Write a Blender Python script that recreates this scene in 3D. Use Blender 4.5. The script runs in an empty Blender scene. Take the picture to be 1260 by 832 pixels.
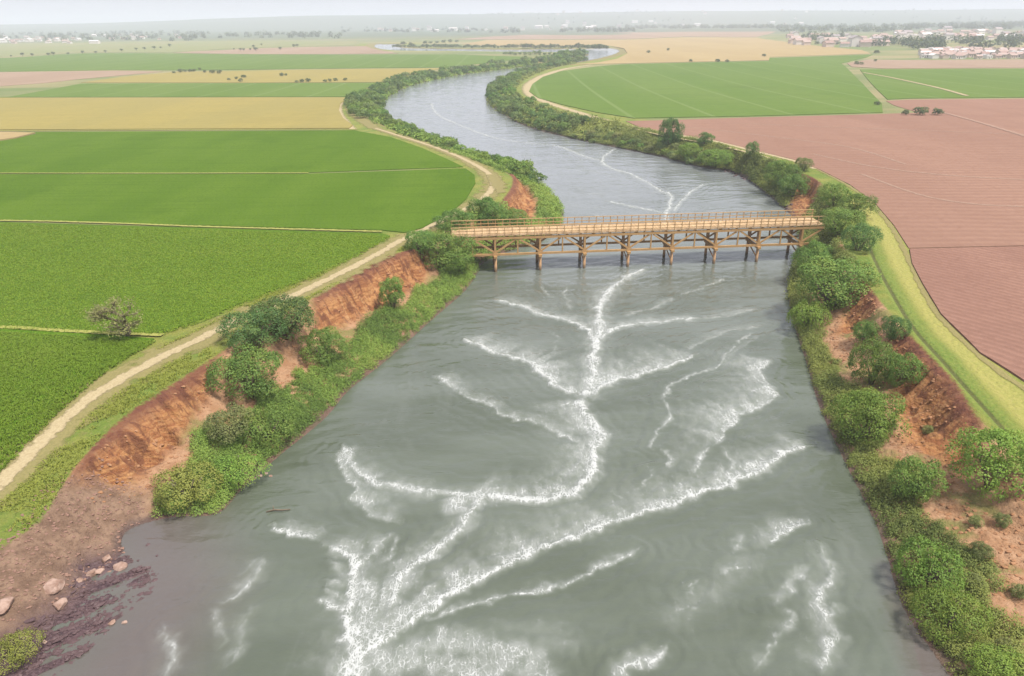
import bpy, bmesh, math, random, mathutils, mathutils.geometry
import numpy as np
from mathutils import Vector, Matrix
R_ = math.radians
random.seed(7)
rng = np.random.default_rng(11)
scene = bpy.context.scene
COL = scene.collection

# ------------------------------------------------------------------ camera
PW, PH, FOC = 1260.0, 832.0, 900.0
CAM_H = 30.0
PITCH, ROLL = 23.53, -0.70
cam_data = bpy.data.cameras.new('camera')
cam = bpy.data.objects.new('camera', cam_data)
COL.objects.link(cam)
scene.camera = cam
cam_data.sensor_width = 36.0
cam_data.lens = FOC / PW * 36.0
cam_data.clip_start = 0.5
cam_data.clip_end = 20000
CAM_ROT = Matrix.Rotation(R_(90 - PITCH), 3, 'X') @ Matrix.Rotation(R_(ROLL), 3, 'Z')
cam.matrix_world = Matrix.Translation((0, 0, CAM_H)) @ CAM_ROT.to_4x4()

# ------------------------------------------------------------------ light
SUN_EL, SUN_AZ = 64.0, 122.0        # azimuth clockwise from +Y
world = bpy.data.worlds.new('World')
scene.world = world
world.use_nodes = True
wn = world.node_tree
sky = wn.nodes.new('ShaderNodeTexSky')
sky.sky_type = 'NISHITA'
sky.sun_disc = False
sky.sun_elevation = R_(SUN_EL)
sky.sun_rotation = R_(SUN_AZ)
sky.altitude = 100
sky.air_density = 1.0
sky.dust_density = 4.0
sky.ozone_density = 1.0
wmix = wn.nodes.new('ShaderNodeMix'); wmix.data_type = 'RGBA'
wmix.inputs[0].default_value = 0.75
wmix.inputs[7].default_value = (7.6, 7.7, 8.6, 1)      # thin bright cloud layer over the whole sky
wn.links.new(sky.outputs[0], wmix.inputs[6])
wbg = wn.nodes['Background']
wn.links.new(wmix.outputs[2], wbg.inputs[0])
wbg.inputs[1].default_value = 0.10
sun_d = bpy.data.lights.new('sun', 'SUN')
sun_d.energy = 5.0
sun_d.angle = R_(9)
sun_d.color = (1.0, 0.955, 0.88)
sun = bpy.data.objects.new('sun', sun_d)
COL.objects.link(sun)
sun.rotation_euler = (R_(90 - SUN_EL) * -1, 0, -R_(SUN_AZ))
sun.location = (0, 0, 80)
vs = scene.view_settings
vs.view_transform = 'Standard'
vs.look = 'None'
vs.exposure = 0.26
vs.gamma = 1.0
vs.use_curve_mapping = False
scene.cycles.use_denoising = True
scene.cycles.max_bounces = 6
scene.cycles.diffuse_bounces = 2
scene.cycles.glossy_bounces = 3
scene.cycles.transparent_max_bounces = 12
scene.cycles.volume_bounces = 1
scene.cycles.transmission_bounces = 3

# ------------------------------------------------------------------ helpers
def link(o, parent=None):
    COL.objects.link(o)
    if parent is not None: o.parent = parent
    return o
def tag(o, label=None, cat=None, group=None, kind=None):
    if label: o['label'] = label
    if cat: o['category'] = cat
    if group: o['group'] = group
    if kind: o['kind'] = kind
    return o
def empty(name, loc=(0, 0, 0), rz=0.0, sc=(1, 1, 1)):
    o = bpy.data.objects.new(name, None)
    o.empty_display_size = 0.5
    o.location = loc; o.rotation_euler = (0, 0, rz); o.scale = sc
    return link(o)
def np_mesh(name, verts, faces, mats=(), attrs=None, smooth=True, fmat=None):
    """faces: (n,k) int array (one k) ; attrs: dict name -> per-vertex float"""
    verts = np.asarray(verts, dtype=np.float32); faces = np.asarray(faces, dtype=np.int32)
    me = bpy.data.meshes.new(name)
    n, k = faces.shape
    me.vertices.add(len(verts)); me.vertices.foreach_set('co', verts.ravel())
    me.loops.add(n * k); me.loops.foreach_set('vertex_index', faces.ravel())
    me.polygons.add(n)
    me.polygons.foreach_set('loop_start', np.arange(0, n * k, k, dtype=np.int32))
    me.polygons.foreach_set('loop_total', np.full(n, k, dtype=np.int32))
    me.polygons.foreach_set('use_smooth', np.full(n, smooth, dtype=bool))
    for m in mats: me.materials.append(m)
    if fmat is not None: me.polygons.foreach_set('material_index', np.asarray(fmat, dtype=np.int32))
    if attrs:
        for a, v in attrs.items():
            at = me.attributes.new(a, 'FLOAT', 'POINT')
            at.data.foreach_set('value', np.asarray(v, dtype=np.float32))
    me.update(calc_edges=True)
    me.validate()
    return me
def sstep(x, a, b):
    t = np.clip((x - a) / (b - a), 0, 1)
    return t * t * (3 - 2 * t)
def _hash(i, j, s):
    n = (i.astype(np.int64) * 374761393 + j.astype(np.int64) * 668265263 + s * 974634777) & 0x7fffffff
    n = ((n ^ (n >> 13)) * 1274126177) & 0x7fffffff
    n = n ^ (n >> 16)
    return (n & 0xffff) / 65535.0
def vnoise(x, y, s=0):
    xi = np.floor(x); yi = np.floor(y); fx = x - xi; fy = y - yi
    fx = fx * fx * (3 - 2 * fx); fy = fy * fy * (3 - 2 * fy)
    a = _hash(xi, yi, s); b = _hash(xi + 1, yi, s); c = _hash(xi, yi + 1, s); d = _hash(xi + 1, yi + 1, s)
    return (a * (1 - fx) + b * fx) * (1 - fy) + (c * (1 - fx) + d * fx) * fy
def fbm(x, y, s=0, o=3):
    v = 0; a = 0.5; t = 0
    for k in range(o):
        v = v + a * vnoise(x * 2 ** k, y * 2 ** k, s + k); t += a; a *= 0.5
    return v / t
def spline(pts, n=6, closed=False):
    p = np.asarray(pts, float); out = []
    N = len(p)
    rngi = range(N if closed else N - 1)
    for i in rngi:
        if closed: a, b, c, d = p[(i - 1) % N], p[i], p[(i + 1) % N], p[(i + 2) % N]
        else: a, b, c, d = p[max(i - 1, 0)], p[i], p[i + 1], p[min(i + 2, N - 1)]
        for t in np.arange(n) / n:
            out.append(0.5 * ((2 * b) + (c - a) * t + (2 * a - 5 * b + 4 * c - d) * t * t + (3 * b - a - 3 * c + d) * t ** 3))
    if not closed: out.append(p[-1])
    return np.array(out)
def dist_line(P, L, closed=False, want=False):
    """distance from points P (n,2) to polyline L; want -> (d, arclength s, signed side)"""
    P = np.asarray(P, float)
    A = L if closed else L[:-1]
    B = np.roll(L, -1, 0) if closed else L[1:]
    best = np.full(len(P), 1e18); S = np.zeros(len(P)); SD = np.zeros(len(P)); acc = 0.0
    for a, b in zip(A, B):
        e = b - a; l2 = float(e @ e)
        if l2 < 1e-12: continue
        wx = P[:, 0] - a[0]; wy = P[:, 1] - a[1]
        t = np.clip((wx * e[0] + wy * e[1]) / l2, 0, 1)
        dx = wx - t * e[0]; dy = wy - t * e[1]
        d2 = dx * dx + dy * dy
        m = d2 < best
        best = np.where(m, d2, best)
        if want:
            l = math.sqrt(l2)
            S = np.where(m, acc + t * l, S)
            SD = np.where(m, (e[0] * wy - e[1] * wx) / l, SD)
            acc += l
    d = np.sqrt(best)
    return (d, S, SD) if want else d
def inside(P, L):
    P = np.asarray(P, float); c = np.zeros(len(P), bool)
    for a, b in zip(L, np.roll(L, -1, 0)):
        if a[1] == b[1]: continue
        m = (a[1] > P[:, 1]) != (b[1] > P[:, 1])
        xi = (b[0] - a[0]) * (P[:, 1] - a[1]) / (b[1] - a[1]) + a[0]
        c ^= m & (P[:, 0] < xi)
    return c

# ------------------------------------------------------------------ pixel -> place
CR = np.array(CAM_ROT)
def ray(px, py):
    v = CR @ np.array([px - PW / 2, PH / 2 - py, -FOC])
    return v / np.linalg.norm(v)
def at(px, py, z=0.0):
    v = ray(px, py); k = (z - CAM_H) / v[2]
    return np.array([v[0] * k, v[1] * k])
def ats(pts, z=0.0): return np.array([at(x, y, z) for x, y in pts])
def land(y):
    y = np.asarray(y, float)
    return 4.5 + (0.8 - 4.5) * sstep(y, 100.0, 390.0) - 2.2 * sstep(-y, -57.0, -31.0)
def gnd(px, py):
    z = 2.0
    for _ in range(40):
        p = at(px, py, z); z = 0.5 * z + 0.5 * float(land(p[1]))
    return at(px, py, z)
def gnds(pts): return np.array([gnd(x, y) for x, y in pts])

# ------------------------------------------------------------------ river outline
L_px = [(30, 850), (100, 800), (160, 745), (188, 712), (165, 690), (148, 668), (165, 648), (215, 636), (268, 632), (300, 600), (345, 560), (400, 515),
        (430, 480), (480, 440), (530, 395), (572, 358), (588, 335), (596, 322), (640, 304), (676, 290), (692, 272), (690, 254), (672, 234), (645, 217), (600, 203),
        (560, 190), (520, 172), (490, 157), (473, 144), (471, 131), (482, 117), (512, 104), (560, 93.5), (620, 85.5), (665, 79.5), (700, 73.5), (722, 69), (724, 66.5), (705, 65.0), (640, 64.2), (560, 63.2),
        (500, 62.6), (468, 60), (462, 56), (475, 53.2), (530, 51)]
R_px = [(1180, 850), (1145, 800), (1112, 750), (1092, 690), (1075, 640), (1045, 580), (1028, 545), (1008, 500), (990, 440), (977, 400), (970, 360), (975, 330),
        (985, 300), (975, 268), (960, 252), (940, 235), (915, 217.5), (893, 210), (860, 205), (817, 193.5), (753, 180.5), (703, 170), (660, 159.5), (633, 149), (610, 135),
        (599, 122), (605, 108), (625, 96), (655, 86), (690, 79), (725, 74), (752, 67.5), (761, 62.5), (750, 59.5), (720, 60.2), (640, 61.2), (560, 60.4), (505, 59.6), (484, 57.3), (492, 54.8), (540, 52.6)]
RL = spline(ats(L_px), 4); RR = spline(ats(R_px), 4)
RL = np.vstack([RL[0] + (RL[0] - RL[3]) * 0 + np.array([-3, -60.0]), RL])
RR = np.vstack([RR[0] + np.array([3, -60.0]), RR])
RIV = np.vstack([RL, RR[::-1]])
TL_px = [(-120, 760), (-30, 690), (45, 640), (72, 600), (102, 560), (150, 512), (200, 478), (250, 446), (290, 420), (340, 390), (385, 365), (430, 340), (470, 317), (505, 306), (530, 296),
         (548, 283), (577, 268), (606, 257), (618, 244), (629, 226), (624, 214), (592, 201), (550, 186), (500, 167), (462, 152), (444, 139), (442, 123), (456, 109), (482, 98.5), (530, 90.5), (590, 84), (650, 76)]
TR_px = [(1330, 640), (1250, 556), (1205, 510), (1180, 470), (1150, 440), (1120, 410), (1090, 376), (1070, 350), (1052, 325), (1038, 300), (1030, 278), (1028, 255), (1018, 232), (1004, 220),
         (985, 212), (960, 203), (931, 191), (880, 177.5), (817, 164.5), (770, 154.5), (735, 146.5), (700, 138.5), (668, 131), (650, 121), (645, 109), (657, 98), (682, 87), (722, 77)]
TL = spline(gnds(TL_px), 4); TR = spline(gnds(TR_px), 4)
TL = np.vstack([TL[0] + np.array([-15, -60.0]), TL]); TR = np.vstack([TR[0] + np.array([10, -60.0]), TR])
VAL = np.vstack([TL, TR[::-1]])

# raw earth cuts (drawn at about 3 m), mud and the dark rock shelf at the waterside
def P(pts, z): return ats(pts, z)
RAW = [P([(85, 590), (150, 506), (215, 462), (290, 415), (275, 455), (258, 480), (195, 540), (105, 590)], 3.0),
       P([(380, 362), (430, 336), (505, 303), (530, 318), (520, 332), (465, 362), (392, 402)], 3.0),
       P([(612, 262), (615, 240), (630, 216), (645, 222), (660, 240), (655, 258), (635, 263)], 3.0),
       P([(1060, 350), (1090, 370), (1075, 392), (1035, 392)], 3.0),
       P([(1095, 425), (1130, 430), (1215, 508), (1190, 560), (1120, 520)], 3.0),
       P([(985, 210), (1010, 218), (1008, 235), (975, 266), (968, 258)], 3.0)]
MUD = P([(-40, 720), (-20, 706), (60, 632), (125, 606), (185, 604), (185, 650), (200, 712), (110, 850), (-80, 860)], 1.0)
SHELF = P([(-60, 800), (30, 740), (110, 690), (150, 682), (190, 708), (120, 790), (40, 860), (-60, 900)], 0.1)
RUT = spline(gnds([(1040, 255), (1063, 285), (1076, 318), (1098, 360), (1130, 410), (1175, 460), (1222, 512), (1280, 575)]), 5)

def terrain(Pt):
    """height and surface attributes for points (n,2)"""
    Pt = np.asarray(Pt, float); n = len(Pt); x, y = Pt[:, 0], Pt[:, 1]
    zl = land(y)
    near = (y < 1150) & (np.abs(x) < 420)
    dR = np.full(n, 400.0); inR = np.zeros(n, bool); sR = np.zeros(n)
    q = Pt[near]
    if len(q):
        d, s, _ = dist_line(q, RIV, True, True)
        dR[near] = d; sR[near] = s; inR[near] = inside(q, RIV)
    m2 = (y < 420) & (np.abs(x) < 260)
    dT = np.full(n, 200.0); inT = np.zeros(n, bool); sT = np.zeros(n)
    q = Pt[m2]
    if len(q):
        d, s, _ = dist_line(q, VAL, True, True)
        dT[m2] = d; sT[m2] = s; inT[m2] = inside(q, VAL)
    far = sstep(y, 230, 300)
    tn = np.where(inT, dR / (dR + dT + 1e-6), 1.0)
    tf = np.clip(dR / 13.0, 0, 1)
    t = tn * (1 - far) + tf * far
    bank = (t < 0.9995) & ~inR
    # raw cuts
    raw = np.zeros(n); mud = np.zeros(n); shelf = np.zeros(n); rut = np.full(n, 50.0)
    nn = (y < 200) & (np.abs(x) < 110)
    q = Pt[nn]
    if len(q):
        r = np.zeros(len(q))
        for Z in RAW:
            dz = dist_line(q, Z, True); dz = np.where(inside(q, Z), dz, -dz)
            r = np.maximum(r, sstep(dz, -0.9, 0.5))
        raw[nn] = r
        dz = dist_line(q, MUD, True); dz = np.where(inside(q, MUD), dz, -dz); mud[nn] = sstep(dz, -1.0, 1.0)
        dz = dist_line(q, SHELF, True); dz = np.where(inside(q, SHELF), dz, -dz); shelf[nn] = sstep(dz, -1.2, 0.8)
        dd, _, sd = dist_line(q, RUT, False, True)
        rut[nn] = np.where(dd < 6, -sd, 50)
    # bank profile: wet toe, gentle apron, steep upper cut
    zk = np.minimum(1.75, zl * 0.45)
    lo = zk * np.clip(t / 0.62, 0, 1) ** 0.8
    steep = sstep(t, 0.60, 0.93)
    prof = lo + (zl - zk) * steep
    prof_far = zl * sstep(t, 0.0, 1.0)
    gentle = sstep(y, 105, 135) * (1 - raw) * 0.8
    prof = prof * (1 - gentle) + gentle * (0.25 + (zl - 0.25) * t)
    hb = np.where((zl > 2.6) | (y < 100), prof, prof_far)
    # gullies down the cut
    gul = np.abs(vnoise(sT / 0.95, t * 1.5, 5) - 0.5) * 2
    gul2 = np.abs(vnoise(sT / 0.42, t * 2.0, 9) - 0.5) * 2
    env = np.sin(np.clip((t - 0.5) / 0.47, 0, 1) * np.pi)
    ledge = np.abs(vnoise(t * 16, sT / 4.0, 21) - 0.5) * 2
    hb = hb - raw * env * (1.0 * (1 - gul) ** 3 + 0.55 * (1 - gul2) ** 3 - 0.45 * ledge ** 2 * (0.4 + gul))
    hb = hb + (fbm(x / 1.7, y / 1.7, 3) - 0.5) * 0.55 * np.sin(np.clip(t, 0, 1) * np.pi) * (1 - 0.5 * raw)
    hb = hb + (fbm(x / 0.5, y / 0.5, 13) - 0.5) * 0.22 * np.sin(np.clip(t, 0, 1) * np.pi)
    hb = hb * (1 - mud) + mud * (0.08 + (zl - 0.1) * np.clip(t, 0, 1) ** 1.15 + (fbm(x / 0.9, y / 0.9, 23, 4) - 0.5) * 0.5 * np.sin(np.clip(t, 0, 1) * np.pi))
    z = np.where(inR, -np.minimum(dR * 0.35, 1.6) - 0.05, np.where(bank, hb, zl))
    ca, sa = math.cos(0.62), math.sin(0.62)
    u = x * ca + y * sa; v = -x * sa + y * ca
    rid = fbm(u / 3.2, v / 0.55, 31, 4)
    shelf = shelf * np.where(bank | inR, 1, 0) * (1 - sstep(t, 0.3, 0.6) * bank)
    z = np.where(shelf > 0, z * (1 - 0.85 * shelf) + shelf * (-0.10 + 0.62 * (rid - 0.40)), z)
    z = z + (fbm(x / 9, y / 9, 41) - 0.5) * 0.10 * np.where(bank | inR, 0, 1) * (1 - sstep(dT, 2, 6))
    # low step along the right verge
    z = z - np.where(np.abs(rut) < 1.2, 0.16 * np.exp(-(rut / 0.28) ** 2), 0)
    # far hills
    hx = fbm(x / 1500 + 3.1, y / 2600, 51, 3)
    hl = sstep(x / np.maximum(y, 1), -0.62, -0.22) * 30 + 40 - 10 * sstep(x / np.maximum(y, 1), 0.1, 0.5)
    z = z + sstep(y, 2900, 4600) * (hl - 6 + 26 * (hx - 0.5))
    z = z + sstep(y, 1200, 2600) * 5 * (fbm(x / 400, y / 500, 61, 2) - 0.4)
    land_t = np.where(inR, -np.clip(dR / 10, 0, 1), np.where(bank, t, 1 + np.clip(np.where(y < 300, dT, dR - 12) / 20, 0, 1)))
    return z, dict(bt=land_t, raw=raw, mud=mud, shelf=shelf, rut=np.clip(rut, -6, 6), along=sT)
def hgt(px, py, zmax=8.0):
    """where the sight line through a pixel first meets the ground"""
    v = ray(px, py); o = np.array([0, 0, CAM_H])
    k0 = (zmax - CAM_H) / v[2]; k1 = (-0.3 - CAM_H) / v[2]
    for it in range(2):
        k = np.linspace(k0, k1, 60)
        pts = o[None] + v[None] * k[:, None]
        z, _ = terrain(pts[:, :2])
        m = np.where(pts[:, 2] <= np.maximum(z, 0))[0]
        i = m[0] if len(m) else len(k) - 1
        k0, k1 = k[max(i - 1, 0)], k[i]
    p = o + v * k1
    return np.array([p[0], p[1], max(p[2], 0)])
def zat(x, y): return float(terrain(np.array([[x, y]]))[0][0])

# ------------------------------------------------------------------ node helper
class NT:
    def __init__(s, name, disp=False):
        s.m = bpy.data.materials.new(name); s.m.use_nodes = True
        s.t = s.m.node_tree; s.p = s.t.nodes['Principled BSDF']; s.out = s.t.nodes['Material Output']
        s._co = None
    def n(s, typ, **kw):
        nd = s.t.nodes.new(typ)
        for k, v in kw.items(): setattr(nd, k, v)
        return nd
    def put(s, sock, v):
        if hasattr(v, 'links') or isinstance(v, bpy.types.NodeSocket): s.t.links.new(v, sock)
        elif isinstance(v, (tuple, list)):
            v = tuple(v)
            if len(sock.default_value) == 4 and len(v) == 3: v = v + (1,)
            sock.default_value = v
        else: sock.default_value = v
    def co(s):
        if s._co is None: s._co = s.n('ShaderNodeNewGeometry').outputs['Position']
        return s._co
    def mapped(s, vec=None, rot=0.0, sc=(1, 1, 1), loc=(0, 0, 0)):
        m = s.n('ShaderNodeMapping'); s.put(m.inputs[0], vec if vec is not None else s.co())
        m.inputs['Rotation'].default_value = (0, 0, rot); m.inputs['Scale'].default_value = sc; m.inputs['Location'].default_value = loc
        return m.outputs[0]
    def noise(s, scale, detail=4, vec=None, rough=0.55, dist=0.0):
        n = s.n('ShaderNodeTexNoise'); s.put(n.inputs['Vector'], vec if vec is not None else s.co())
        n.inputs['Scale'].default_value = scale; n.inputs['Detail'].default_value = detail
        n.inputs['Roughness'].default_value = rough; n.inputs['Distortion'].default_value = dist
        return n.outputs['Fac']
    def vor(s, scale, vec=None, feature='F1', rnd=1.0):
        n = s.n('ShaderNodeTexVoronoi', feature=feature); s.put(n.inputs['Vector'], vec if vec is not None else s.co())
        n.inputs['Scale'].default_value = scale
        n.inputs['Randomness'].default_value = rnd
        return n.outputs['Distance']
    def wave(s, scale, vec, dist=0.0, detail=2, dscale=1.0):
        n = s.n('ShaderNodeTexWave', wave_type='BANDS', bands_direction='X'); s.put(n.inputs['Vector'], vec)
        n.inputs['Scale'].default_value = scale; n.inputs['Distortion'].default_value = dist
        n.inputs['Detail'].default_value = detail; n.inputs['Detail Scale'].default_value = dscale
        return n.outputs['Fac']
    def attr(s, name, kind='GEOMETRY'):
        a = s.n('ShaderNodeAttribute', attribute_name=name, attribute_type=kind); return a.outputs['Fac']
    def objrand(s): return s.n('ShaderNodeObjectInfo').outputs['Random']
    def math(s, op, a, b=0.0, c=None, clamp=False):
        m = s.n('ShaderNodeMath', operation=op, use_clamp=clamp); s.put(m.inputs[0], a); s.put(m.inputs[1], b)
        if c is not None: s.put(m.inputs[2], c)
        return m.outputs[0]
    def rng(s, v, a, b, c=0.0, d=1.0, smooth=True):
        m = s.n('ShaderNodeMapRange', interpolation_type='SMOOTHSTEP' if smooth else 'LINEAR')
        s.put(m.inputs['Value'], v)
        for k, q in zip(('From Min', 'From Max', 'To Min', 'To Max'), (a, b, c, d)): s.put(m.inputs[k], q)
        return m.outputs[0]
    def mix(s, f, a, b, mode='MIX'):
        m = s.n('ShaderNodeMix', data_type='RGBA', blend_type=mode); s.put(m.inputs[0], f); s.put(m.inputs[6], a); s.put(m.inputs[7], b)
        return m.outputs[2]
    def bump(s, h, strength=0.5, dist=0.1, norm=None):
        b = s.n('ShaderNodeBump'); s.put(b.inputs['Height'], h); b.inputs['Strength'].default_value = strength; b.inputs['Distance'].default_value = dist
        if norm is not None: s.put(b.inputs['Normal'], norm)
        return b.outputs[0]
    def base(s, c, rough=0.9, norm=None, spec=0.2):
        s.put(s.p.inputs['Base Color'], c); s.put(s.p.inputs['Roughness'], rough); s.p.inputs['Specular IOR Level'].default_value = spec
        if norm is not None: s.put(s.p.inputs['Normal'], norm)
        return s.m

# ------------------------------------------------------------------ materials: ground
def mat_ground():
    k = NT('ground_soil_and_grass')
    bt, raw, mud, shelf, rut = [k.attr(a) for a in ('bt', 'raw', 'mud', 'shelf', 'rut')]
    nb = k.noise(0.9, 5); nf = k.noise(4.0, 5); nl = k.noise(0.08, 3); nm = k.noise(0.3, 4)
    vf = k.noise(12, 3)
    # verge grass
    g = k.mix(k.rng(nm, 0.35, 0.62), (0.135, 0.190, 0.028), (0.235, 0.235, 0.048))
    g = k.mix(k.rng(nf, 0.52, 0.72, 0, 0.55), g, (0.29, 0.25, 0.085))
    g = k.mix(k.rng(vf, 0.35, 0.7, 0, 0.5), g, (0.075, 0.115, 0.02))
    # lush stripe inside the rut, straw outside of it
    lush = k.mix(k.rng(nf, 0.3, 0.7), (0.125, 0.190, 0.030), (0.19, 0.225, 0.045))
    g = k.mix(k.math('MULTIPLY', k.rng(rut, -2.0, -0.2), k.rng(rut, 0.9, 0.1), clamp=True), g, lush)
    straw = k.mix(k.rng(nf, 0.3, 0.7), (0.37, 0.325, 0.10), (0.29, 0.285, 0.07))
    g = k.mix(k.math('MULTIPLY', k.rng(rut, -5.9, -2.5, 0, 0.85), k.rng(rut, -0.9, -2.0), clamp=True), g, straw)
    g = k.mix(k.rng(k.math('ABSOLUTE', rut), 0.28, 0.1, 0, 0.7), g, (0.07, 0.06, 0.025))
    # wide land
    yd = k.n('ShaderNodeSeparateXYZ'); k.put(yd.inputs[0], k.co())
    patch = k.noise(0.012, 3, k.mapped(sc=(0.4, 1.6, 1)))
    wide = k.mix(k.rng(patch, 0.4, 0.6), (0.13, 0.165, 0.05), (0.25, 0.215, 0.10))
    wide = k.mix(k.rng(yd.outputs[1], 1100, 1800), wide, (0.10, 0.125, 0.075))
    land_c = k.mix(k.rng(bt, 1.45, 1.8), g, wide)
    # bank soil
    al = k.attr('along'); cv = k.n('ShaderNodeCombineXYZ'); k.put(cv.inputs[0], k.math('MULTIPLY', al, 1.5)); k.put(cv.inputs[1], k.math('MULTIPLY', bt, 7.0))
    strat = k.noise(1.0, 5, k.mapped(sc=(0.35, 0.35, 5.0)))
    pit_shade = k.noise(1.0, 4, cv.outputs[0], 0.6, 0.6)
    dirt = k.mix(k.rng(nb, 0.3, 0.7), (0.31, 0.165, 0.085), (0.41, 0.245, 0.145))
    dirt = k.mix(k.rng(nf, 0.5, 0.75, 0, 0.6), dirt, (0.22, 0.115, 0.06))
    orange = k.mix(k.rng(strat, 0.35, 0.65), (0.24, 0.095, 0.038), (0.40, 0.20, 0.080))
    orange = k.mix(k.rng(nf, 0.55, 0.75, 0, 0.7), orange, (0.14, 0.05, 0.025))
    orange = k.mix(k.rng(pit_shade, 0.50, 0.62, 0, 0.8), orange, (0.125, 0.048, 0.026))  # shadow of erosion pits painted into the soil colour
    orange = k.mix(k.rng(pit_shade, 0.44, 0.34, 0, 0.6), orange, (0.43, 0.245, 0.115))
    topb = k.math('MULTIPLY', raw, k.rng(bt, 0.80, 0.93), clamp=True)
    orange = k.mix(k.math('MULTIPLY', topb, 0.75), orange, (0.115, 0.042, 0.030))
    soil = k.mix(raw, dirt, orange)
    fy = k.n('ShaderNodeSeparateXYZ'); k.put(fy.inputs[0], k.co()); fg = k.rng(fy.outputs[1], 95, 130, 0.0, 0.30)
    gp = k.math('MULTIPLY', k.rng(k.math('ADD', nm, fg), 0.50, 0.62), k.math('SUBTRACT', 1.0, raw), clamp=True)
    soil = k.mix(k.math('MULTIPLY', gp, 0.8), soil, (0.165, 0.165, 0.048))
    mudc = k.mix(k.rng(nb, 0.3, 0.7), (0.155, 0.095, 0.062), (0.265, 0.172, 0.115))
    mudc = k.mix(k.rng(nf, 0.5, 0.7, 0, 0.7), mudc, (0.10, 0.058, 0.04))
    soil = k.mix(mud, soil, mudc)
    wet = k.rng(k.math('ADD', bt, k.math('MULTIPLY', k.math('SUBTRACT', nb, 0.5), 0.12)), 0.02, 0.16, 1, 0)
    soil = k.mix(k.math('MULTIPLY', wet, 0.8), soil, (0.085, 0.055, 0.05))
    soil = k.mix(shelf, soil, k.mix(k.rng(nf, 0.35, 0.65), (0.055, 0.032, 0.036), (0.12, 0.075, 0.08)))
    edge = k.math('ADD', bt, k.math('MULTIPLY', k.math('SUBTRACT', nf, 0.5), 0.10))
    col = k.mix(k.rng(edge, 0.95, 1.0), soil, land_c)
    h = k.math('ADD', k.noise(3.0, 6, rough=0.65), k.math('MULTIPLY', k.vor(2.2), -0.4))
    nrm = k.bump(h, 0.9, 0.32)
    rough = k.rng(k.math('MAXIMUM', shelf, k.math('MULTIPLY', wet, 0.8)), 0, 1, 0.95, 0.28)
    return k.base(col, rough, nrm, 0.25)

def mat_field(name, c1, c2, c3, rot=0.0, row=0.0, rowamt=0.4, tex=1.5, band=0.05, tram=0.0, tcol=(0.3, 0.3, 0.1), bumpd=0.2, bend=0.3, mott=0.5, vs=0.5):
    k = NT(name)
    v = k.mapped(rot=rot)
    n1 = k.noise(tex, 5); n2 = k.noise(band, 4, k.mapped(rot=rot, sc=(3.0, 0.45, 1))); n3 = k.noise(tex * 3.1, 4)
    c = k.mix(k.rng(n2, 0.35, 0.65), c1, c2)
    c = k.mix(k.rng(n1, 0.45, 0.75, 0, mott), c, c3)
    pt = k.noise(band * 2.6, 5, k.mapped(rot=rot + 0.5, sc=(1.0, 0.7, 1)), 0.65)
    c = k.mix(k.rng(pt, 0.52, 0.75, 0, 0.55), c, c3)
    c = k.mix(k.rng(pt, 0.46, 0.28, 0, 0.45), c, k.mix(0.5, c1, c2))
    stk = k.noise(max(0.9, band * 30) if tex > 0.8 else tex, 3, k.mapped(rot=rot, sc=(0.05, 1.0, 1)), 0.6)
    c = k.mix(k.rng(stk, 0.45, 0.75, 0, 0.42), c, c3)
    hh = k.math('ADD', n1, k.math('MULTIPLY', n3, 0.6))
    if row:
        w = k.wave(1.0 / row * 0.1571 * 2, v, bend, 2, 0.4)
        c = k.mix(k.math('MULTIPLY', w, rowamt), c, c3)
        hh = k.math('ADD', hh, k.math('MULTIPLY', w, -0.9))
    if tram:
        w = k.wave(1.0 / tram * 0.3142, v, 0.15, 1, 0.2)
        c = k.mix(k.rng(w, 0.985, 0.999, 0, 0.45), c, tcol)
    c = k.mix(k.rng(n3, 0.3, 0.75, 0, vs), c, k.mix(0.6, c, c3))
    return k.base(c, 0.95, k.bump(hh, 0.6, bumpd), 0.0)

# ------------------------------------------------------------------ the ground sheet
def fan_grid(ys, u, s):
    Y, U = np.meshgrid(ys, u, indexing='ij')
    X = U * s(Y)
    return np.stack([X.ravel(), Y.ravel()], 1), len(ys), len(u)
def grid_faces(nr, nc):
    i = np.arange(nr * nc).reshape(nr, nc)
    return np.stack([i[:-1, :-1].ravel(), i[:-1, 1:].ravel(), i[1:, 1:].ravel(), i[1:, :-1].ravel()], 1)
ys = [-30.0]
while ys[-1] < 9000:
    y = ys[-1]
    ys.append(y + (max(0.19, 0.0046 * (y - 12)) if y > 12 else 1.0))
ys = np.array(ys)
uu = np.linspace(-1, 1, 1050)
uu = 0.72 * uu + 0.28 * uu ** 3
Pg, nr, nc = fan_grid(ys, uu, lambda y: 60 + 1.05 * np.maximum(y, 0))
zg, ag = terrain(Pg)
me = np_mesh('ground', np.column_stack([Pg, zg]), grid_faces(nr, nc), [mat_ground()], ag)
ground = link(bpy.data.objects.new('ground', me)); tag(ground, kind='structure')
ground['label'] = 'river plain of earth banks, grass verges and far low hills'

# ------------------------------------------------------------------ river water
ys = [10.0]
while ys[-1] < 1100:
    y = ys[-1]; ys.append(y + max(0.15, 0.0034 * y))
ys = np.array(ys)
Pw, nr, nc = fan_grid(ys, np.linspace(-1, 1, 800), lambda y: 46 + 0.26 * np.maximum(y, 0))
dRw = dist_line(Pw, RIV, True); inw = inside(Pw, RIV)
keep = inw | (dRw < 2.6 + 0.01 * Pw[:, 1])
fc = grid_faces(nr, nc)
fc = fc[keep[fc].all(1)]
used = np.unique(fc); remap = np.full(len(Pw), -1); remap[used] = np.arange(len(used))
fc = remap[fc]; Pw = Pw[used]; dRw = np.where(inw[used], dRw[used], 0)

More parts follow.
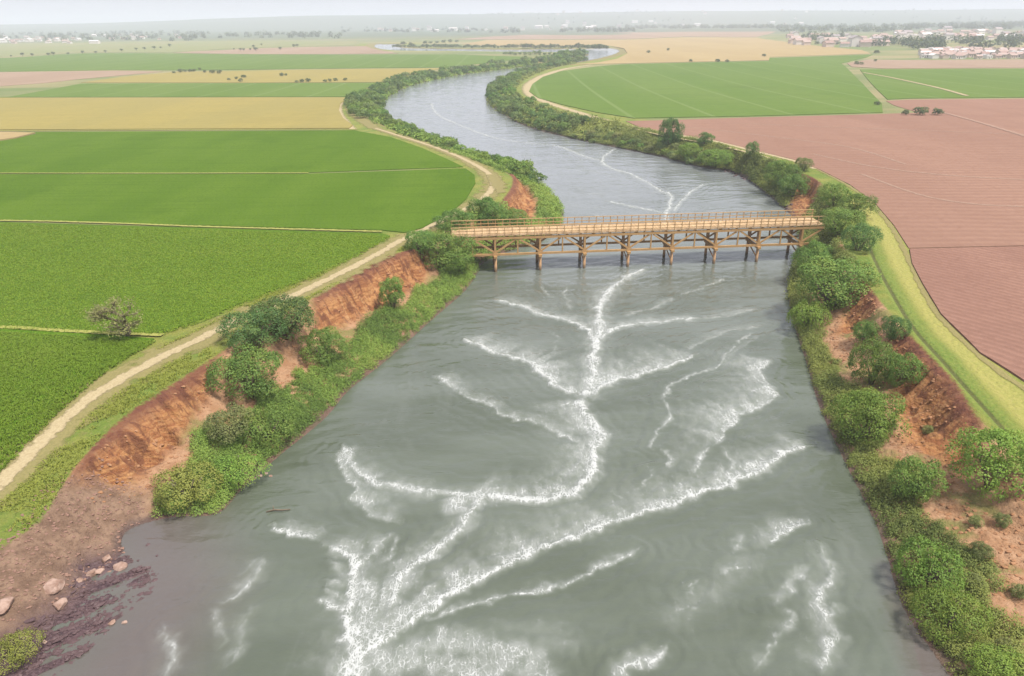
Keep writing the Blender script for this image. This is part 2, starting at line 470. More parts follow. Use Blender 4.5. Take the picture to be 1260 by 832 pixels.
# foam lines: (pixels, core width m, strength, feather left of travel m, feather right m)
FOAM = [
 ([(796, 331), (775, 339), (759, 350), (744, 365), (736, 385), (737, 405), (731, 429), (730, 455), (722, 480), (711, 494)], .34, .95, .9, .9),
 ([(733, 375), (737, 400), (732, 425), (731, 455), (724, 478), (712, 492)], .5, .85, 1.1, 1.1),
 ([(711, 490), (716, 505), (727, 518), (744, 536), (737, 552), (731, 572), (713, 602), (690, 613), (664, 617), (632, 613), (602, 614), (572, 606)], .55, 1.0, .5, 2.2),
 ([(607, 369), (627, 373), (645, 379), (662, 387), (690, 393), (712, 402), (727, 417), (733, 432)], .34, .95, 1.3, .25),
 ([(569, 417), (585, 424), (600, 432), (617, 438), (634, 443), (655, 450), (672, 468), (690, 480), (710, 490)], .36, 1.0, 2.2, .25),
 ([(534, 462), (548, 468), (560, 482), (581, 492), (600, 500), (617, 510), (640, 516), (662, 522), (694, 538), (716, 551)], .14, .75, 1.1, .2),
 ([(536, 464), (556, 474), (572, 490)], .5, .55, 1.2, .3),
 ([(931, 379), (910, 386), (889, 391), (860, 394)], .22, .6, .3, 1.5),
 ([(865, 393), (824, 395), (805, 396), (783, 399), (765, 403), (750, 408), (738, 422), (732, 440)], .26, .95, .4, 1.0),
 ([(860, 438), (842, 445), (824, 451), (800, 458), (778, 464), (757, 469), (740, 480), (722, 492)], .34, 1.0, .25, 2.6),
 ([(895, 343), (880, 348), (864, 354), (850, 359), (836, 364)], .10, .7, .1, .3),
 ([(830, 367), (808, 377), (785, 383), (765, 389)], .14, .6, .3, .5),
 ([(663, 351), (672, 360), (681, 368)], .08, .6, .2, .2), ([(698, 350), (694, 362), (700, 372), (706, 383)], .08, .6, .2, .2),
 ([(672, 405), (685, 415), (684, 428), (679, 437)], .06, .45, .2, .2),
 ([(945, 400), (915, 405), (889, 410), (873, 417), (860, 424), (848, 433)], .09, .55, .2, .9),
 ([(930, 408), (905, 424), (889, 444), (872, 456), (852, 462), (840, 468), (828, 475), (819, 486), (817, 496), (824, 508), (818, 520), (811, 531), (806, 545), (800, 556)], .07, .75, .15, .25),
 ([(940, 410), (915, 425), (892, 443), (866, 458)], .5, .32, .2, 2.0),
 ([(950, 443), (940, 453), (938, 465), (949, 478), (951, 489), (940, 498), (925, 506), (908, 513), (897, 526), (884, 541), (874, 549)], .14, .85, .2, 2.8),
 ([(945, 460), (930, 480), (905, 498), (880, 515), (860, 535), (850, 560), (838, 580)], 1.3, .34, .6, 2.6),
 ([(871, 549), (868, 560), (860, 572), (850, 586)], .10, .8, .2, .4), ([(884, 548), (896, 560), (901, 574), (898, 588)], .10, .75, .4, .3),
 ([(817, 552), (826, 565), (826, 580)], .09, .7, .3, .2), ([(810, 578), (800, 590), (785, 605)], .09, .55, .3, .2), ([(750, 602), (768, 612)], .08, .5, .2, .2),
 ([(999, 550), (978, 554), (960, 560), (947, 574), (935, 584), (915, 592), (880, 602), (855, 611), (830, 620), (790, 632), (740, 650), (690, 668), (650, 685), (610, 704), (570, 725), (530, 748), (500, 769), (470, 790), (445, 815), (430, 845)], .27, 1.0, .25, 1.9),
 ([(940, 580), (900, 596), (860, 606), (820, 618), (780, 632), (740, 645)], .5, .55, .3, 2.0),
 ([(640, 690), (600, 707), (560, 728), (520, 752), (480, 780), (450, 806), (430, 840)], .45, .85, .3, 1.2),
 ([(664, 616), (640, 611), (602, 612), (585, 622), (574, 646), (555, 660), (536, 674), (510, 690), (494, 704), (486, 731), (478, 760)], .34, .95, .5, .8),
 ([(602, 612), (564, 607), (535, 606), (512, 603), (485, 598), (460, 592), (440, 575), (420, 548)], .30, .85, .6, .8),
 ([(600, 612), (575, 612), (556, 618), (575, 640)], .7, .75, .7, .7),
 ([(416, 553), (420, 575), (430, 592), (440, 612), (452, 626), (466, 634), (492, 641)], .14, .7, 1.8, .2),
 ([(331, 646), (347, 653), (364, 660), (382, 665), (394, 671)], .22, .95, .9, .15),
 ([(398, 671), (414, 678), (428, 685), (434, 696), (436, 708), (428, 728), (421, 750), (420, 768), (431, 789), (435, 812), (432, 845)], .30, 1.0, 1.5, .35),
 ([(486, 655), (468, 665), (456, 676), (445, 690), (434, 700)], .12, .75, .3, .6), ([(484, 656), (487, 668), (478, 682), (470, 700)], .09, .6, .2, .4),
 ([(385, 738), (400, 747), (418, 755), (424, 775)], .3, .85, 1.0, .3), ([(402, 712), (420, 716), (440, 712)], .28, .6, .6, .6), ([(395, 725), (412, 735), (425, 745)], .4, .6, .6, .4),
 ([(455, 700), (452, 730), (446, 770), (438, 810)], .6, .72, 1.3, 1.6), ([(480, 715), (468, 745), (455, 780), (440, 815)], .5, .70, 1.0, 1.2),
 ([(540, 715), (505, 745), (475, 775), (450, 805), (436, 835)], .5, .68, .8, 1.6), ([(425, 800), (432, 830), (436, 860)], .8, .9, .7, .8),
 ([(520, 690), (490, 720), (470, 750), (455, 785)], .8, .5, .8, .8), ([(400, 690), (440, 715), (450, 760)], .5, .5, .8, .8),
 ([(792, 673), (770, 681), (750, 689), (733, 703), (717, 712), (690, 721), (655, 729), (625, 736), (598, 741), (568, 750), (545, 756), (515, 770)], .10, .85, .15, .35),
 ([(470, 800), (510, 796), (550, 793), (600, 798), (640, 806), (690, 818)], .75, .62, .9, .9), ([(440, 815), (480, 812), (530, 818), (580, 830), (620, 845)], .9, .66, .9, .9),
 ([(520, 775), (560, 782), (600, 790), (630, 797)], .6, .5, .7, .6), ([(560, 815), (610, 820), (660, 828), (700, 835)], .8, .6, .8, .8), ([(600, 768), (660, 775), (715, 785)], .6, .28, .8, .8), ([(640, 790), (690, 795), (725, 800)], .6, .3, .8, .8),
 ([(326, 684), (322, 700), (312, 716), (298, 730), (274, 743)], .20, .62, .3, .9), ([(318, 690), (300, 704), (290, 708)], .2, .4, .3, .5), ([(274, 743), (268, 760), (272, 780), (262, 792)], .3, .34, .6, .6), ([(268, 768), (278, 784), (270, 800)], .25, .4, .5, .5),
 ([(310, 747), (308, 765), (300, 790), (290, 806), (282, 830)], .12, .5, .3, .6), ([(310, 742), (318, 752), (300, 758)], .25, .35, .5, .5), ([(205, 770), (207, 784), (214, 800), (210, 818), (206, 845)], .22, .62, .4, .4), ([(196, 778), (203, 792), (208, 806)], .12, .4, .3, .3),
 ([(998, 641), (985, 651), (968, 661), (952, 668), (940, 680)], .13, .9, .15, 1.2), ([(995, 645), (975, 655), (955, 662), (935, 668), (920, 674)], .35, .4, .4, 1.0),
 ([(918, 655), (908, 666), (902, 680)], .14, .6, .4, .3), ([(912, 697), (900, 703), (890, 708)], .15, .7, .2, .5), ([(858, 712), (851, 724), (853, 737)], .08, .55, .2, .2),
 ([(940, 682), (915, 695), (890, 712), (862, 735), (832, 757), (812, 775)], .9, .30, .8, .9), ([(862, 745), (840, 755), (826, 766)], .2, .5, .3, .3),
 ([(822, 792), (812, 803), (800, 812), (785, 818), (770, 824), (765, 840)], .14, .9, .2, .6),
 ([(1010, 670), (1020, 690), (1026, 705), (1018, 722), (1010, 740), (1018, 760), (1026, 780), (1018, 800), (1012, 830)], .32, .72, .5, 1.0), ([(995, 690), (980, 712), (965, 725), (945, 745)], .35, .5, .6, .6), ([(985, 705), (975, 722), (968, 740)], .3, .5, .5, .5),
 ([(1030, 700), (1020, 715), (1000, 730), (985, 742)], .4, .5, .6, .6), ([(948, 745), (960, 752), (972, 758), (962, 772), (950, 790), (940, 806), (928, 825)], .18, .6, .4, .4), ([(1022, 742), (1032, 752), (1020, 770)], .3, .6, .4, .5), ([(1010, 720), (1000, 745), (1015, 765)], .3, .5, .4, .5),
 ([(817, 273), (820, 262), (825, 247), (822, 236)], .55, .95, .5, .5), ([(740, 198), (748, 205), (760, 210), (775, 214), (790, 221), (805, 230), (823, 240)], .34, .85, .4, .6), ([(758, 183), (747, 190), (741, 199), (748, 206)], .32, .8, .3, .6),
 ([(745, 248), (766, 252), (789, 257), (805, 260), (816, 264)], .28, .85, .6, .3), ([(870, 226), (856, 232), (846, 240), (836, 251), (828, 261)], .34, .85, .4, .5), ([(850, 226), (835, 230), (800, 238)], .18, .45, .4, .4),
 ([(532, 127), (533, 134), (540, 142), (552, 148), (575, 158), (602, 168), (625, 173), (648, 176), (672, 178), (694, 182), (717, 192), (738, 198)], .45, .72, .5, .7),
 ([(520, 125), (540, 118), (560, 111)], .6, .3, .8, .8), ([(538, 112), (552, 109)], .8, .35, .8, .8), ([(640, 192), (665, 193)], .5, .5, .6, .6), ([(625, 205), (690, 208), (730, 213)], .4, .3, .6, .6), ([(718, 238), (745, 239)], .4, .5, .4, .4), ([(730, 265), (742, 268)], .3, .6, .4, .4),
 ([(715, 208), (745, 215), (780, 222)], .3, .3, .6, .6), ([(800, 205), (830, 212)], .3, .35, .6, .4), ([(650, 150), (690, 155)], .6, .25, .8, .8), ([(700, 168), (740, 174)], .5, .25, .8, .8),
]
wob = np.stack([fbm(Pw[:, 0] / 0.45, Pw[:, 1] / 0.45, 75, 2) - 0.5, fbm(Pw[:, 0] / 0.45, Pw[:, 1] / 0.45, 85, 2) - 0.5], 1) * 0.55 + np.stack([fbm(Pw[:, 0] / 1.6, Pw[:, 1] / 1.6, 71, 3) - 0.5, fbm(Pw[:, 0] / 1.6, Pw[:, 1] / 1.6, 81, 3) - 0.5], 1)
foam = np.zeros(len(Pw)); crest = np.zeros(len(Pw)); dmin = np.full(len(Pw), 30.0)
for pts, wc, st, fl, fr in FOAM:
    L = spline(ats(pts), 3)
    lo, hi = L.min(0) - 9, L.max(0) + 9
    idx = np.where((Pw[:, 0] > lo[0]) & (Pw[:, 0] < hi[0]) & (Pw[:, 1] > lo[1]) & (Pw[:, 1] < hi[1]))[0]
    if not len(idx): continue
    q = Pw[idx] + wob[idx] * 0.9
    d, s, sd = dist_line(q, L, False, True)
    tot = np.linalg.norm(np.diff(L, axis=0), axis=1).sum()
    taper = sstep(s, -0.2, min(1.2, tot * 0.25)) * sstep(tot - s, -0.2, min(1.2, tot * 0.25))
    taper = 0.25 + 0.75 * taper
    capd = np.sqrt(np.maximum(d * d - sd * sd, 0))       # distance past an end of the line
    wv = wc * (0.55 + 0.9 * fbm(s / 2.2, s * 0 + wc * 31, 91, 2)) * (0.5 + 0.5 * taper)
    f = np.where(sd > 0, fl, fr)
    wv = wv * np.where(f > 0.55, 1.35, 0.6)
    core = np.exp(-(d / np.maximum(wv, 0.06)) ** 2) * (0.60 + 0.42 * fbm(q[:, 0] / 0.55, q[:, 1] / 0.7, 93, 2))
    f = np.where(sd > 0, fl, fr)
    fea = 0.70 * np.exp(-d / np.maximum(f * 1.35, 0.05) * 1.1) * (0.40 + 1.1 * fbm(s / 1.1, d / 3.0 + wc * 17, 95, 3))
    val = st * taper * np.maximum(core, fea * np.exp(-(capd / 0.45) ** 2))
    foam[idx] = np.maximum(foam[idx], val)
    if st >= 0.55: dmin[idx] = np.minimum(dmin[idx], np.sqrt(d * d + 0.02) + np.where(capd > 0.05, capd * 0.6, 0))
    crest[idx] = np.maximum(crest[idx], st * core * min(wc * 0.45, 0.16))
foam *= sstep(dRw, 0.3, 2.0)
# waves: gentle swell running off the foam lines
wx, wy = Pw[:, 0], Pw[:, 1]
swell = 0.22 * (fbm(wx / 7.0, wy / 2.2, 101, 3) - 0.5) + 0.085 * (fbm(wx / 1.8, wy / 0.7, 111, 2) - 0.5)
ripple = 0.058 * np.sin(dmin * (2 * np.pi / 1.05) + 3.2 * fbm(wx / 3.0, wy / 3.0, 121, 2)) * np.exp(-dmin / 3.2) * sstep(dmin, 0.2, 0.8) * (0.3 + 1.2 * fbm(wx / 4.0, wy / 4.0, 123, 2))
zw = (swell + ripple) * sstep(dRw, 0.0, 3.0) + crest
shal = sstep(dist_line(Pw, MUD, True), 7.0, 0.0) * np.where(inside(Pw, MUD), 1, 1)
SH2 = P([(1098, 700), (1112, 700), (1200, 850), (1140, 850)], 0.0)
dz = dist_line(Pw, SH2, True); shal = np.maximum(shal, np.where(inside(Pw, SH2), 1, sstep(dz, 1.5, 0.0) * 0.7))
deep = sstep(Pw[:, 1], 30, 120)

def mat_water():
    k = NT('river_water')
    sh, fo = k.attr('shallow'), k.attr('foam')
    n = k.noise(0.10, 4, k.mapped(sc=(0.6, 1.6, 1)))
    c = k.mix(k.rng(n, 0.35, 0.65), (0.073, 0.086, 0.060), (0.098, 0.113, 0.086))
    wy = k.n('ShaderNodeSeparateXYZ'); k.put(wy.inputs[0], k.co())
    sky_sheen = k.rng(k.math('ADD', wy.outputs[1], k.math('MULTIPLY', n, 60.0)), 75, 200, 0.0, 0.9)
    c = k.mix(sky_sheen, c, (0.185, 0.197, 0.205))  # paler upstream: stronger sky reflection painted into the base colour
    c = k.mix(k.rng(k.noise(0.16, 4, k.mapped(rot=-0.25, sc=(1.6, 0.30, 1)), 0.6, 0.8), 0.52, 0.72, 0, 0.45), c, (0.112, 0.124, 0.100))
    c = k.mix(k.math('MULTIPLY', sh, 0.75), c, (0.105, 0.080, 0.078))
    c = k.mix(k.rng(fo, 0.0, 0.7, 0, 0.30), c, (0.26, 0.29, 0.24))
    v1 = k.mapped(rot=0.12, sc=(0.42, 1.5, 1)); v2 = k.mapped(rot=-0.2, sc=(0.5, 1.3, 1))
    h = k.math('ADD', k.noise(0.75, 4, v1, 0.6, 0.4), k.math('MULTIPLY', k.noise(2.6, 3, v2, 0.55, 0.3), 0.42))
    h = k.math('ADD', h, k.math('MULTIPLY', k.noise(0.22, 2, v1), 0.9))
    h = k.math('ADD', h, k.math('MULTIPLY', k.noise(6.0, 2, v2), 0.12))
    h = k.math('ADD', h, k.math('MULTIPLY', k.wave(0.35, k.mapped(rot=R_(78), sc=(1, 0.5, 1)), 6.0, 3, 0.5), 0.35))
    nrm = k.bump(h, 0.5, 0.125)
    k.base(c, 0.06, nrm, 0.5)
    k.p.inputs['IOR'].default_value = 1.55
    return k.m
def mat_foam():
    k = NT('white_water_foam')
    f = k.attr('foam')
    v = k.mapped(rot=0.12, sc=(1.25, 0.62, 1))
    dn = k.noise(1.2, 3, v)
    warp = k.n('ShaderNodeVectorMath', operation='ADD'); k.put(warp.inputs[0], v)
    nv = k.n('ShaderNodeTexNoise'); nv.inputs['Scale'].default_value = 1.3; nv.inputs['Detail'].default_value = 3; k.put(nv.inputs['Vector'], v)
    sc = k.n('ShaderNodeVectorMath', operation='SCALE'); k.put(sc.inputs[0], nv.outputs['Color']); sc.inputs[3].default_value = 0.9
    k.put(warp.inputs[1], sc.outputs[0])
    cell = k.vor(2.3, warp.outputs[0], 'DISTANCE_TO_EDGE')
    cell2 = k.vor(5.6, warp.outputs[0], 'DISTANCE_TO_EDGE')
    stv = k.mapped(rot=R_(20), sc=(3.0, 0.5, 1))
    lace = k.math('MAXIMUM', k.rng(cell, 0.0, 0.13, 1, 0), k.math('MULTIPLY', k.rng(cell2, 0.0, 0.20, 1, 0), 0.8))
    lace = k.math('ADD', k.math('MULTIPLY', lace, 0.8), k.math('MULTIPLY', k.rng(k.noise(2.2, 4, stv, 0.6, 0.6), 0.45, 0.7), 0.35))
    fine = k.noise(9.0, 4)
    tex = k.math('ADD', k.math('MULTIPLY', lace, 0.55), k.math('ADD', k.math('MULTIPLY', fine, 0.40), k.math('MULTIPLY', dn, 0.55)))
    a = k.math('ADD', k.math('MULTIPLY', f, 1.30), k.math('SUBTRACT', k.math('MULTIPLY', tex, 1.15), 1.24))
    a = k.rng(a, 0.0, 0.88, 0, 1)
    soft = k.math('MULTIPLY', k.rng(f, 0.05, 0.6), k.rng(dn, 0.3, 0.7, 0.08, 0.34))
    a = k.math('MAXIMUM', k.math('MULTIPLY', a, 0.74), soft, clamp=True)
    a = k.math('MULTIPLY', a, k.rng(f, 0.03, 0.12), clamp=True)
    k.base(k.mix(fine, (0.52, 0.535, 0.52), (0.62, 0.63, 0.62)), 0.75, k.bump(k.math('ADD', tex, fine), 0.4, 0.08), 0.2)
    k.put(k.p.inputs['Alpha'], a)
    return k.m
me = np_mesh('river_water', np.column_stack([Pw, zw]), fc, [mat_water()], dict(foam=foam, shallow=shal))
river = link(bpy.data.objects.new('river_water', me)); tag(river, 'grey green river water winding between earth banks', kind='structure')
ff = fc[(foam[fc] > 0.035).any(1)]
u2 = np.unique(ff); rm = np.full(len(Pw), -1); rm[u2] = np.arange(len(u2))
me = np_mesh('foam', np.column_stack([Pw[u2], zw[u2] + 0.012 + 0.05 * np.minimum(foam[u2], 1)]), rm[ff], [mat_foam()], dict(foam=foam[u2]))
fo = link(bpy.data.objects.new('foam', me)); tag(fo, 'branching white foam lines lying on the river water', 'foam', kind='stuff')

# ------------------------------------------------------------------ fields (raised crop or tilled sheets)
def field(name, px, m, off=0.12, label=None, skirt=0.5):
    pts = gnds(px)
    bm = bmesh.new()
    cdt = mathutils.geometry.delaunay_2d_cdt([Vector(p) for p in pts], [], [list(range(len(pts)))], 1, 1e-4)
    vsb = [bm.verts.new((p[0], p[1], 0)) for p in cdt[0]]
    for tri in cdt[2]: bm.faces.new([vsb[i] for i in tri])
    y0, y1 = pts[:, 1].min(), pts[:, 1].max()
    for yc in list(np.arange(29, 60, 2)) + list(np.arange(100, 396, 12)):
        if y0 < yc < y1:
            g = bm.verts[:] + bm.edges[:] + bm.faces[:]
            bmesh.ops.bisect_plane(bm, geom=g, plane_co=(0, yc, 0), plane_no=(0, 1, 0))
    for v in bm.verts: v.co.z = float(land(v.co.y)) + off
    bmesh.ops.recalc_face_normals(bm, faces=bm.faces[:])
    if bm.faces and sum(f.normal.z * f.calc_area() for f in bm.faces) < 0:
        bmesh.ops.reverse_faces(bm, faces=bm.faces[:])
    be = [e for e in bm.edges if e.is_boundary]
    r = bmesh.ops.extrude_edge_only(bm, edges=be)
    for v in r['geom']:
        if isinstance(v, bmesh.types.BMVert): v.co.z -= skirt
    me = bpy.data.meshes.new(name); bm.to_mesh(me); bm.free(); me.materials.append(m)
    o = link(bpy.data.objects.new(name, me)); tag(o, label, kind='structure')
    return o
GREEN = dict(c1=(0.084, 0.146, 0.016), c2=(0.102, 0.166, 0.020), c3=(0.052, 0.102, 0.011))
m_near = mat_field('lush_crop', **GREEN, rot=0.3, tex=2.6, band=0.03, bumpd=0.35, mott=0.8, row=0)
m_near2 = mat_field('deep_green_crop', (0.078, 0.150, 0.012), (0.096, 0.170, 0.015), (0.048, 0.105, 0.008), tex=2.4, band=0.03, bumpd=0.35, mott=0.8)
m_far_g = mat_field('distant_green_crop', (0.100, 0.158, 0.032), (0.118, 0.172, 0.040), (0.080, 0.125, 0.028), rot=0.0, tex=0.35, band=0.01, mott=0.45, tram=24, tcol=(0.18, 0.23, 0.09))
m_yel = mat_field('ripe_yellow_crop', (0.285, 0.232, 0.078), (0.255, 0.215, 0.078), (0.21, 0.175, 0.062), tex=0.5, band=0.012, mott=0.5)
m_tan = mat_field('pale_stubble', (0.3440, 0.2600, 0.1320), (0.3120, 0.2320, 0.1160), (0.2720, 0.2000, 0.1040), tex=0.3, band=0.006, mott=0.5)
m_pink = mat_field('pale_tilled_soil', (0.30, 0.215, 0.155), (0.27, 0.190, 0.135), (0.23, 0.16, 0.115), tex=0.3, band=0.01, mott=0.5)
m_brn = mat_field('tilled_red_soil', (0.285, 0.172, 0.124), (0.245, 0.145, 0.105), (0.205, 0.116, 0.086), rot=R_(95), row=2.2, rowamt=0.5, tex=0.9, band=0.02, bend=3.5, bumpd=0.16, mott=0.6)
m_brn2 = mat_field('furrowed_red_soil', (0.275, 0.158, 0.118), (0.240, 0.135, 0.102), (0.180, 0.098, 0.074), rot=R_(-38), row=0.95, rowamt=0.5, tex=1.6, band=0.03, bend=2.6, bumpd=0.16, mott=0.6)
m_olive = mat_field('faded_olive_pasture', (0.20, 0.215, 0.095), (0.235, 0.22, 0.11), (0.16, 0.175, 0.08), tex=0.1, band=0.006, mott=0.5)
# left bank fields
field('crop_field', [(-420, 213), (-420, 163), (0, 163), (436, 161), (480, 169), (520, 183), (556, 199), (570, 206), (380, 213), (0, 213.5)], m_near, 0.12)
field('crop_field', [(-420, 271), (-420, 214.5), (0, 215), (380, 214.5), (573, 208), (584, 216), (585, 226), (574, 245), (555, 263), (520, 281), (498, 287), (470, 284), (240, 278), (0, 271)], m_near, 0.12)
field('crop_field', [(-520, 404), (-420, 273), (0, 274), (240, 281), (470, 288), (480, 291), (448, 309), (400, 333), (330, 360), (250, 393), (200, 410), (140, 409), (0, 402)], m_near, 0.12)
field('crop_field', [(-520, 408), (0, 406), (140, 414), (190, 418), (130, 452), (60, 500), (0, 546), (-120, 640), (-520, 660)], m_near2, 0.12)
field('yellow_field', [(-300, 121), (430, 120.5), (419, 128), (417, 136), (422, 146), (434, 155), (430, 158.5), (0, 160.5), (-300, 160.5)], m_yel, 0.25)
field('stubble_field', [(-300, 165.5), (0, 164), (44, 165), (20, 171), (0, 174), (-200, 180)], m_tan, 0.42)
field('crop_field', [(-300, 128), (10, 119.7), (100, 103.2), (300, 103), (466, 102.5), (448, 110), (438, 118), (430, 119.5), (20, 120)], m_far_g, 0.2)
field('yellow_field', [(100, 102), (150, 95), (215, 89), (300, 87.5), (420, 85.5), (545, 84.2), (500, 94), (470, 101.5), (300, 102.2)], m_yel, 0.2)
field('tilled_field', [(-200, 106), (0, 106.5), (60, 102), (95, 98), (140, 94), (200, 88.5), (140, 87.5), (0, 89.5), (-200, 92)], m_pink, 0.2)
field('crop_field', [(-200, 91), (0, 88.5), (140, 86.5), (210, 86.6), (300, 86), (420, 84.3), (545, 83), (600, 78), (640, 72.5), (655, 70.6), (560, 67.3), (420, 67.8), (200, 66), (100, 66), (0, 72), (-200, 80)], m_far_g, 0.2)
field('tilled_field', [(212, 65.2), (300, 67), (420, 66.8), (490, 66), (458, 60), (450, 57), (380, 58), (300, 60.5)], m_pink, 0.2)
field('pasture', [(-200, 78), (0, 70.5), (100, 65), (205, 65), (290, 59.5), (380, 57), (440, 55.5), (440, 50.5), (300, 50), (100, 52.5), (0, 54.5), (-200, 58)], m_olive, 0.2)
# right bank fields
field('crop_field', [(651, 113), (655, 104), (668, 95), (690, 88), (735, 82), (765, 79.6), (830, 78), (946, 75.6), (947, 71.5), (1074, 67.5), (1066, 71), (1035, 78.5), (1040, 82), (1062, 104), (1085, 128), (1086, 139), (920, 143.5), (780, 146), (735, 139), (695, 130), (662, 121)], m_far_g, 0.2)
field('wheat_field', [(700, 80), (765, 78.5), (830, 77), (946, 74.6), (947, 70.5), (1072, 66.4), (1060, 62), (1000, 56), (945, 49), (930, 46.5), (840, 46), (775, 49), (600, 49.5), (566, 55), (640, 57.5), (750, 56.6), (768, 60), (772, 66), (760, 72.5), (735, 77.5)], m_tan, 0.25)
field('tilled_field', [(772, 48.3), (840, 45.4), (930, 45.8), (950, 41), (960, 36.5), (770, 36.5), (700, 40), (600, 45.5), (560, 48.8), (600, 48.8)], m_pink, 0.2)
field('tilled_field', [(1042, 78.2), (1068, 73.5), (1110, 74.3), (1260, 73.5), (1700, 71), (1700, 82.5), (1260, 83.8), (1085, 84.6), (1048, 82.5)], m_pink, 0.22)
field('crop_field', [(1058, 86), (1085, 85.6), (1260, 84.8), (1700, 83.5), (1700, 118.5), (1260, 120.4), (1190, 121), (1120, 121.5), (1092, 123)], m_far_g, 0.2)
field('ploughed_field', [(770, 149.5), (830, 148), (920, 145), (1060, 141.5), (1130, 139), (1100, 130), (1090, 124.5), (1120, 123), (1260, 121.8), (1700, 119.5), (1900, 300), (1260, 303), (1118, 306), (1100, 278), (1076, 250), (1046, 228), (1008, 209), (977, 197), (931, 186), (880, 173), (817, 163), (785, 156)], m_brn, 0.10)
field('ploughed_field', [(1119, 307.5), (1260, 304.5), (1900, 301.5), (1900, 600), (1420, 560), (1260, 470), (1205, 435), (1158, 388), (1135, 350), (1122, 325)], m_brn2, 0.16)

# ------------------------------------------------------------------ tracks
def ribbon(name, px, widths, m, label, off=0.035, n=4, kind='structure', nx=7, world=None):
    C = spline(gnds(px), n) if world is None else world
    w = np.interp(np.linspace(0, 1, len(C)), np.linspace(0, 1, len(widths)), widths)
    T = np.gradient(C, axis=0); T /= np.linalg.norm(T, axis=1)[:, None]
    N = np.stack([-T[:, 1], T[:, 0]], 1)
    cs = np.linspace(-1, 1, nx)
    Q = C[:, None, :] + N[:, None, :] * (w[:, None, None] * 0.5 * cs[None, :, None])
    z, _ = terrain(Q.reshape(-1, 2))
    z = np.maximum(z, land(Q.reshape(-1, 2)[:, 1]) - 0.05)
    f = grid_faces(len(C), nx)[:, ::-1]
    me = np_mesh(name, np.column_stack([Q.reshape(-1, 2), z + off]), f, [m], dict(c=np.tile(cs, len(C))))
    return tag(link(bpy.data.objects.new(name, me)), label, kind=kind)
def mat_track(name, c1, c2, ruts=0.0, dens=1.0, fsc=1.4):
    k = NT(name)
    c = k.attr('c'); ac = k.math('ABSOLUTE', c)
    n = k.noise(fsc, 5); n2 = k.noise(6, 4)
    col = k.mix(k.rng(n2, 0.3, 0.7), c1, c2)
    if ruts:
        mid = k.math('MULTIPLY', k.rng(ac, 0.26, 0.08), k.rng(n, 0.35, 0.6), clamp=True)
        col = k.mix(k.math('MULTIPLY', mid, ruts), col, (0.20, 0.20, 0.06))
    a = k.rng(k.math('ADD', ac, k.math('MULTIPLY', k.math('SUBTRACT', n, 0.5), 1.5)), 0.85, 0.45, 0, dens)
    k.base(col, 0.95, k.bump(n2, 0.5, 0.08), 0.1)
    k.put(k.p.inputs['Alpha'], a)
    return k.m
m_path = mat_track('pale_dirt_track', (0.31, 0.245, 0.14), (0.39, 0.32, 0.19))
m_dry = mat_track('dry_worn_grass', (0.215, 0.19, 0.075), (0.28, 0.235, 0.10), fsc=0.8, dens=0.8)
m_balk = mat_track('straw_balk', (0.24, 0.25, 0.06), (0.31, 0.29, 0.09), fsc=2.0)
m_scuff = mat_track('scuffed_pale_soil', (0.31, 0.20, 0.145), (0.36, 0.24, 0.18), fsc=0.9, dens=0.7)
PATH_PX = [(-150, 690), (-60, 640), (0, 594), (60, 535), (110, 491), (170, 455), (230, 425), (290, 396), (340, 374), (400, 346), (450, 321), (490, 298), (515, 286), (545, 271), (575, 256), (596, 243), (607, 228), (600, 213), (575, 198), (540, 183), (500, 170), (462, 158)]
ribbon('dirt_path', PATH_PX, [5.5, 5.5, 5.5, 5.5, 5.5, 5.5, 5.5, 5, 5, 4.5, 4], m_dry, 'worn dry grass shoulder beside the pale farm track', 0.03, 6)
ribbon('dirt_path', PATH_PX, [1.9, 1.8, 1.7, 1.6, 1.6, 1.6, 1.5, 1.5, 1.8, 1.5, 1.3], m_path, 'pale dirt farm track running along the left bank', 0.05, 6)
ribbon('dirt_path', [(462, 158), (446, 148), (436, 138), (434, 127), (442, 115), (458, 105)], [5, 6, 7, 7, 6, 5], m_dry, 'dry track round the bend of the left bank', 0.04, 5)
ribbon('dirt_path', [(434, 159), (423, 149), (416, 137), (418, 127), (428, 119.8)], [3, 4, 4, 4, 3], m_path, 'pale strip round the end of the yellow field', 0.05, 5)
ribbon('dirt_path', [(617, 238), (612, 226), (604, 215)], [2, 4, 2], m_dry, 'bare pale earth patch on the bend of the left bank', 0.07, 5)
for px, w in (([(-200, 271), (0, 272.3), (120, 275), (240, 279.5), (360, 283), (470, 286)], .9), ([(-200, 402), (0, 404), (70, 408), (140, 411.5), (200, 414)], .9), ([(-100, 213.5), (0, 213.8), (200, 213.8), (380, 213.5)], .8), ([(-200, 161.5), (0, 161.5), (220, 160.2), (440, 159.8)], 2.0)):
    ribbon('field_path', px, [w, w], m_balk, 'straw coloured grass balk between two green crop strips', 0.15, 5)
ribbon('dirt_path', [(728, 80), (700, 84), (678, 90), (662, 97), (651, 105), (650, 112), (656, 119), (675, 127), (720, 141), (760, 152), (817, 163.5), (880, 174), (931, 187), (977, 198), (1004, 208)], [5, 7, 9, 8, 7, 5, 4, 3, 2.4, 2, 1.8], m_path, 'pale track along the far right bank beside the green field', 0.05, 5)
ribbon('dirt_path', [(770, 155.5), (817, 167), (880, 178), (931, 190.5), (965, 200)], [1.2, 1.2, 1.0], m_path, 'thin wheel track along the top of the far right bank', 0.06, 5)
ribbon('field_path', [(1004, 208), (1044, 229), (1073, 251), (1100, 285), (1118, 320), (1133, 352), (1156, 389), (1203, 437), (1262, 480), (1330, 530)], [.9, .9], m_dry, 'dark worn edge between the ploughed field and the grass bank', 0.05, 5)
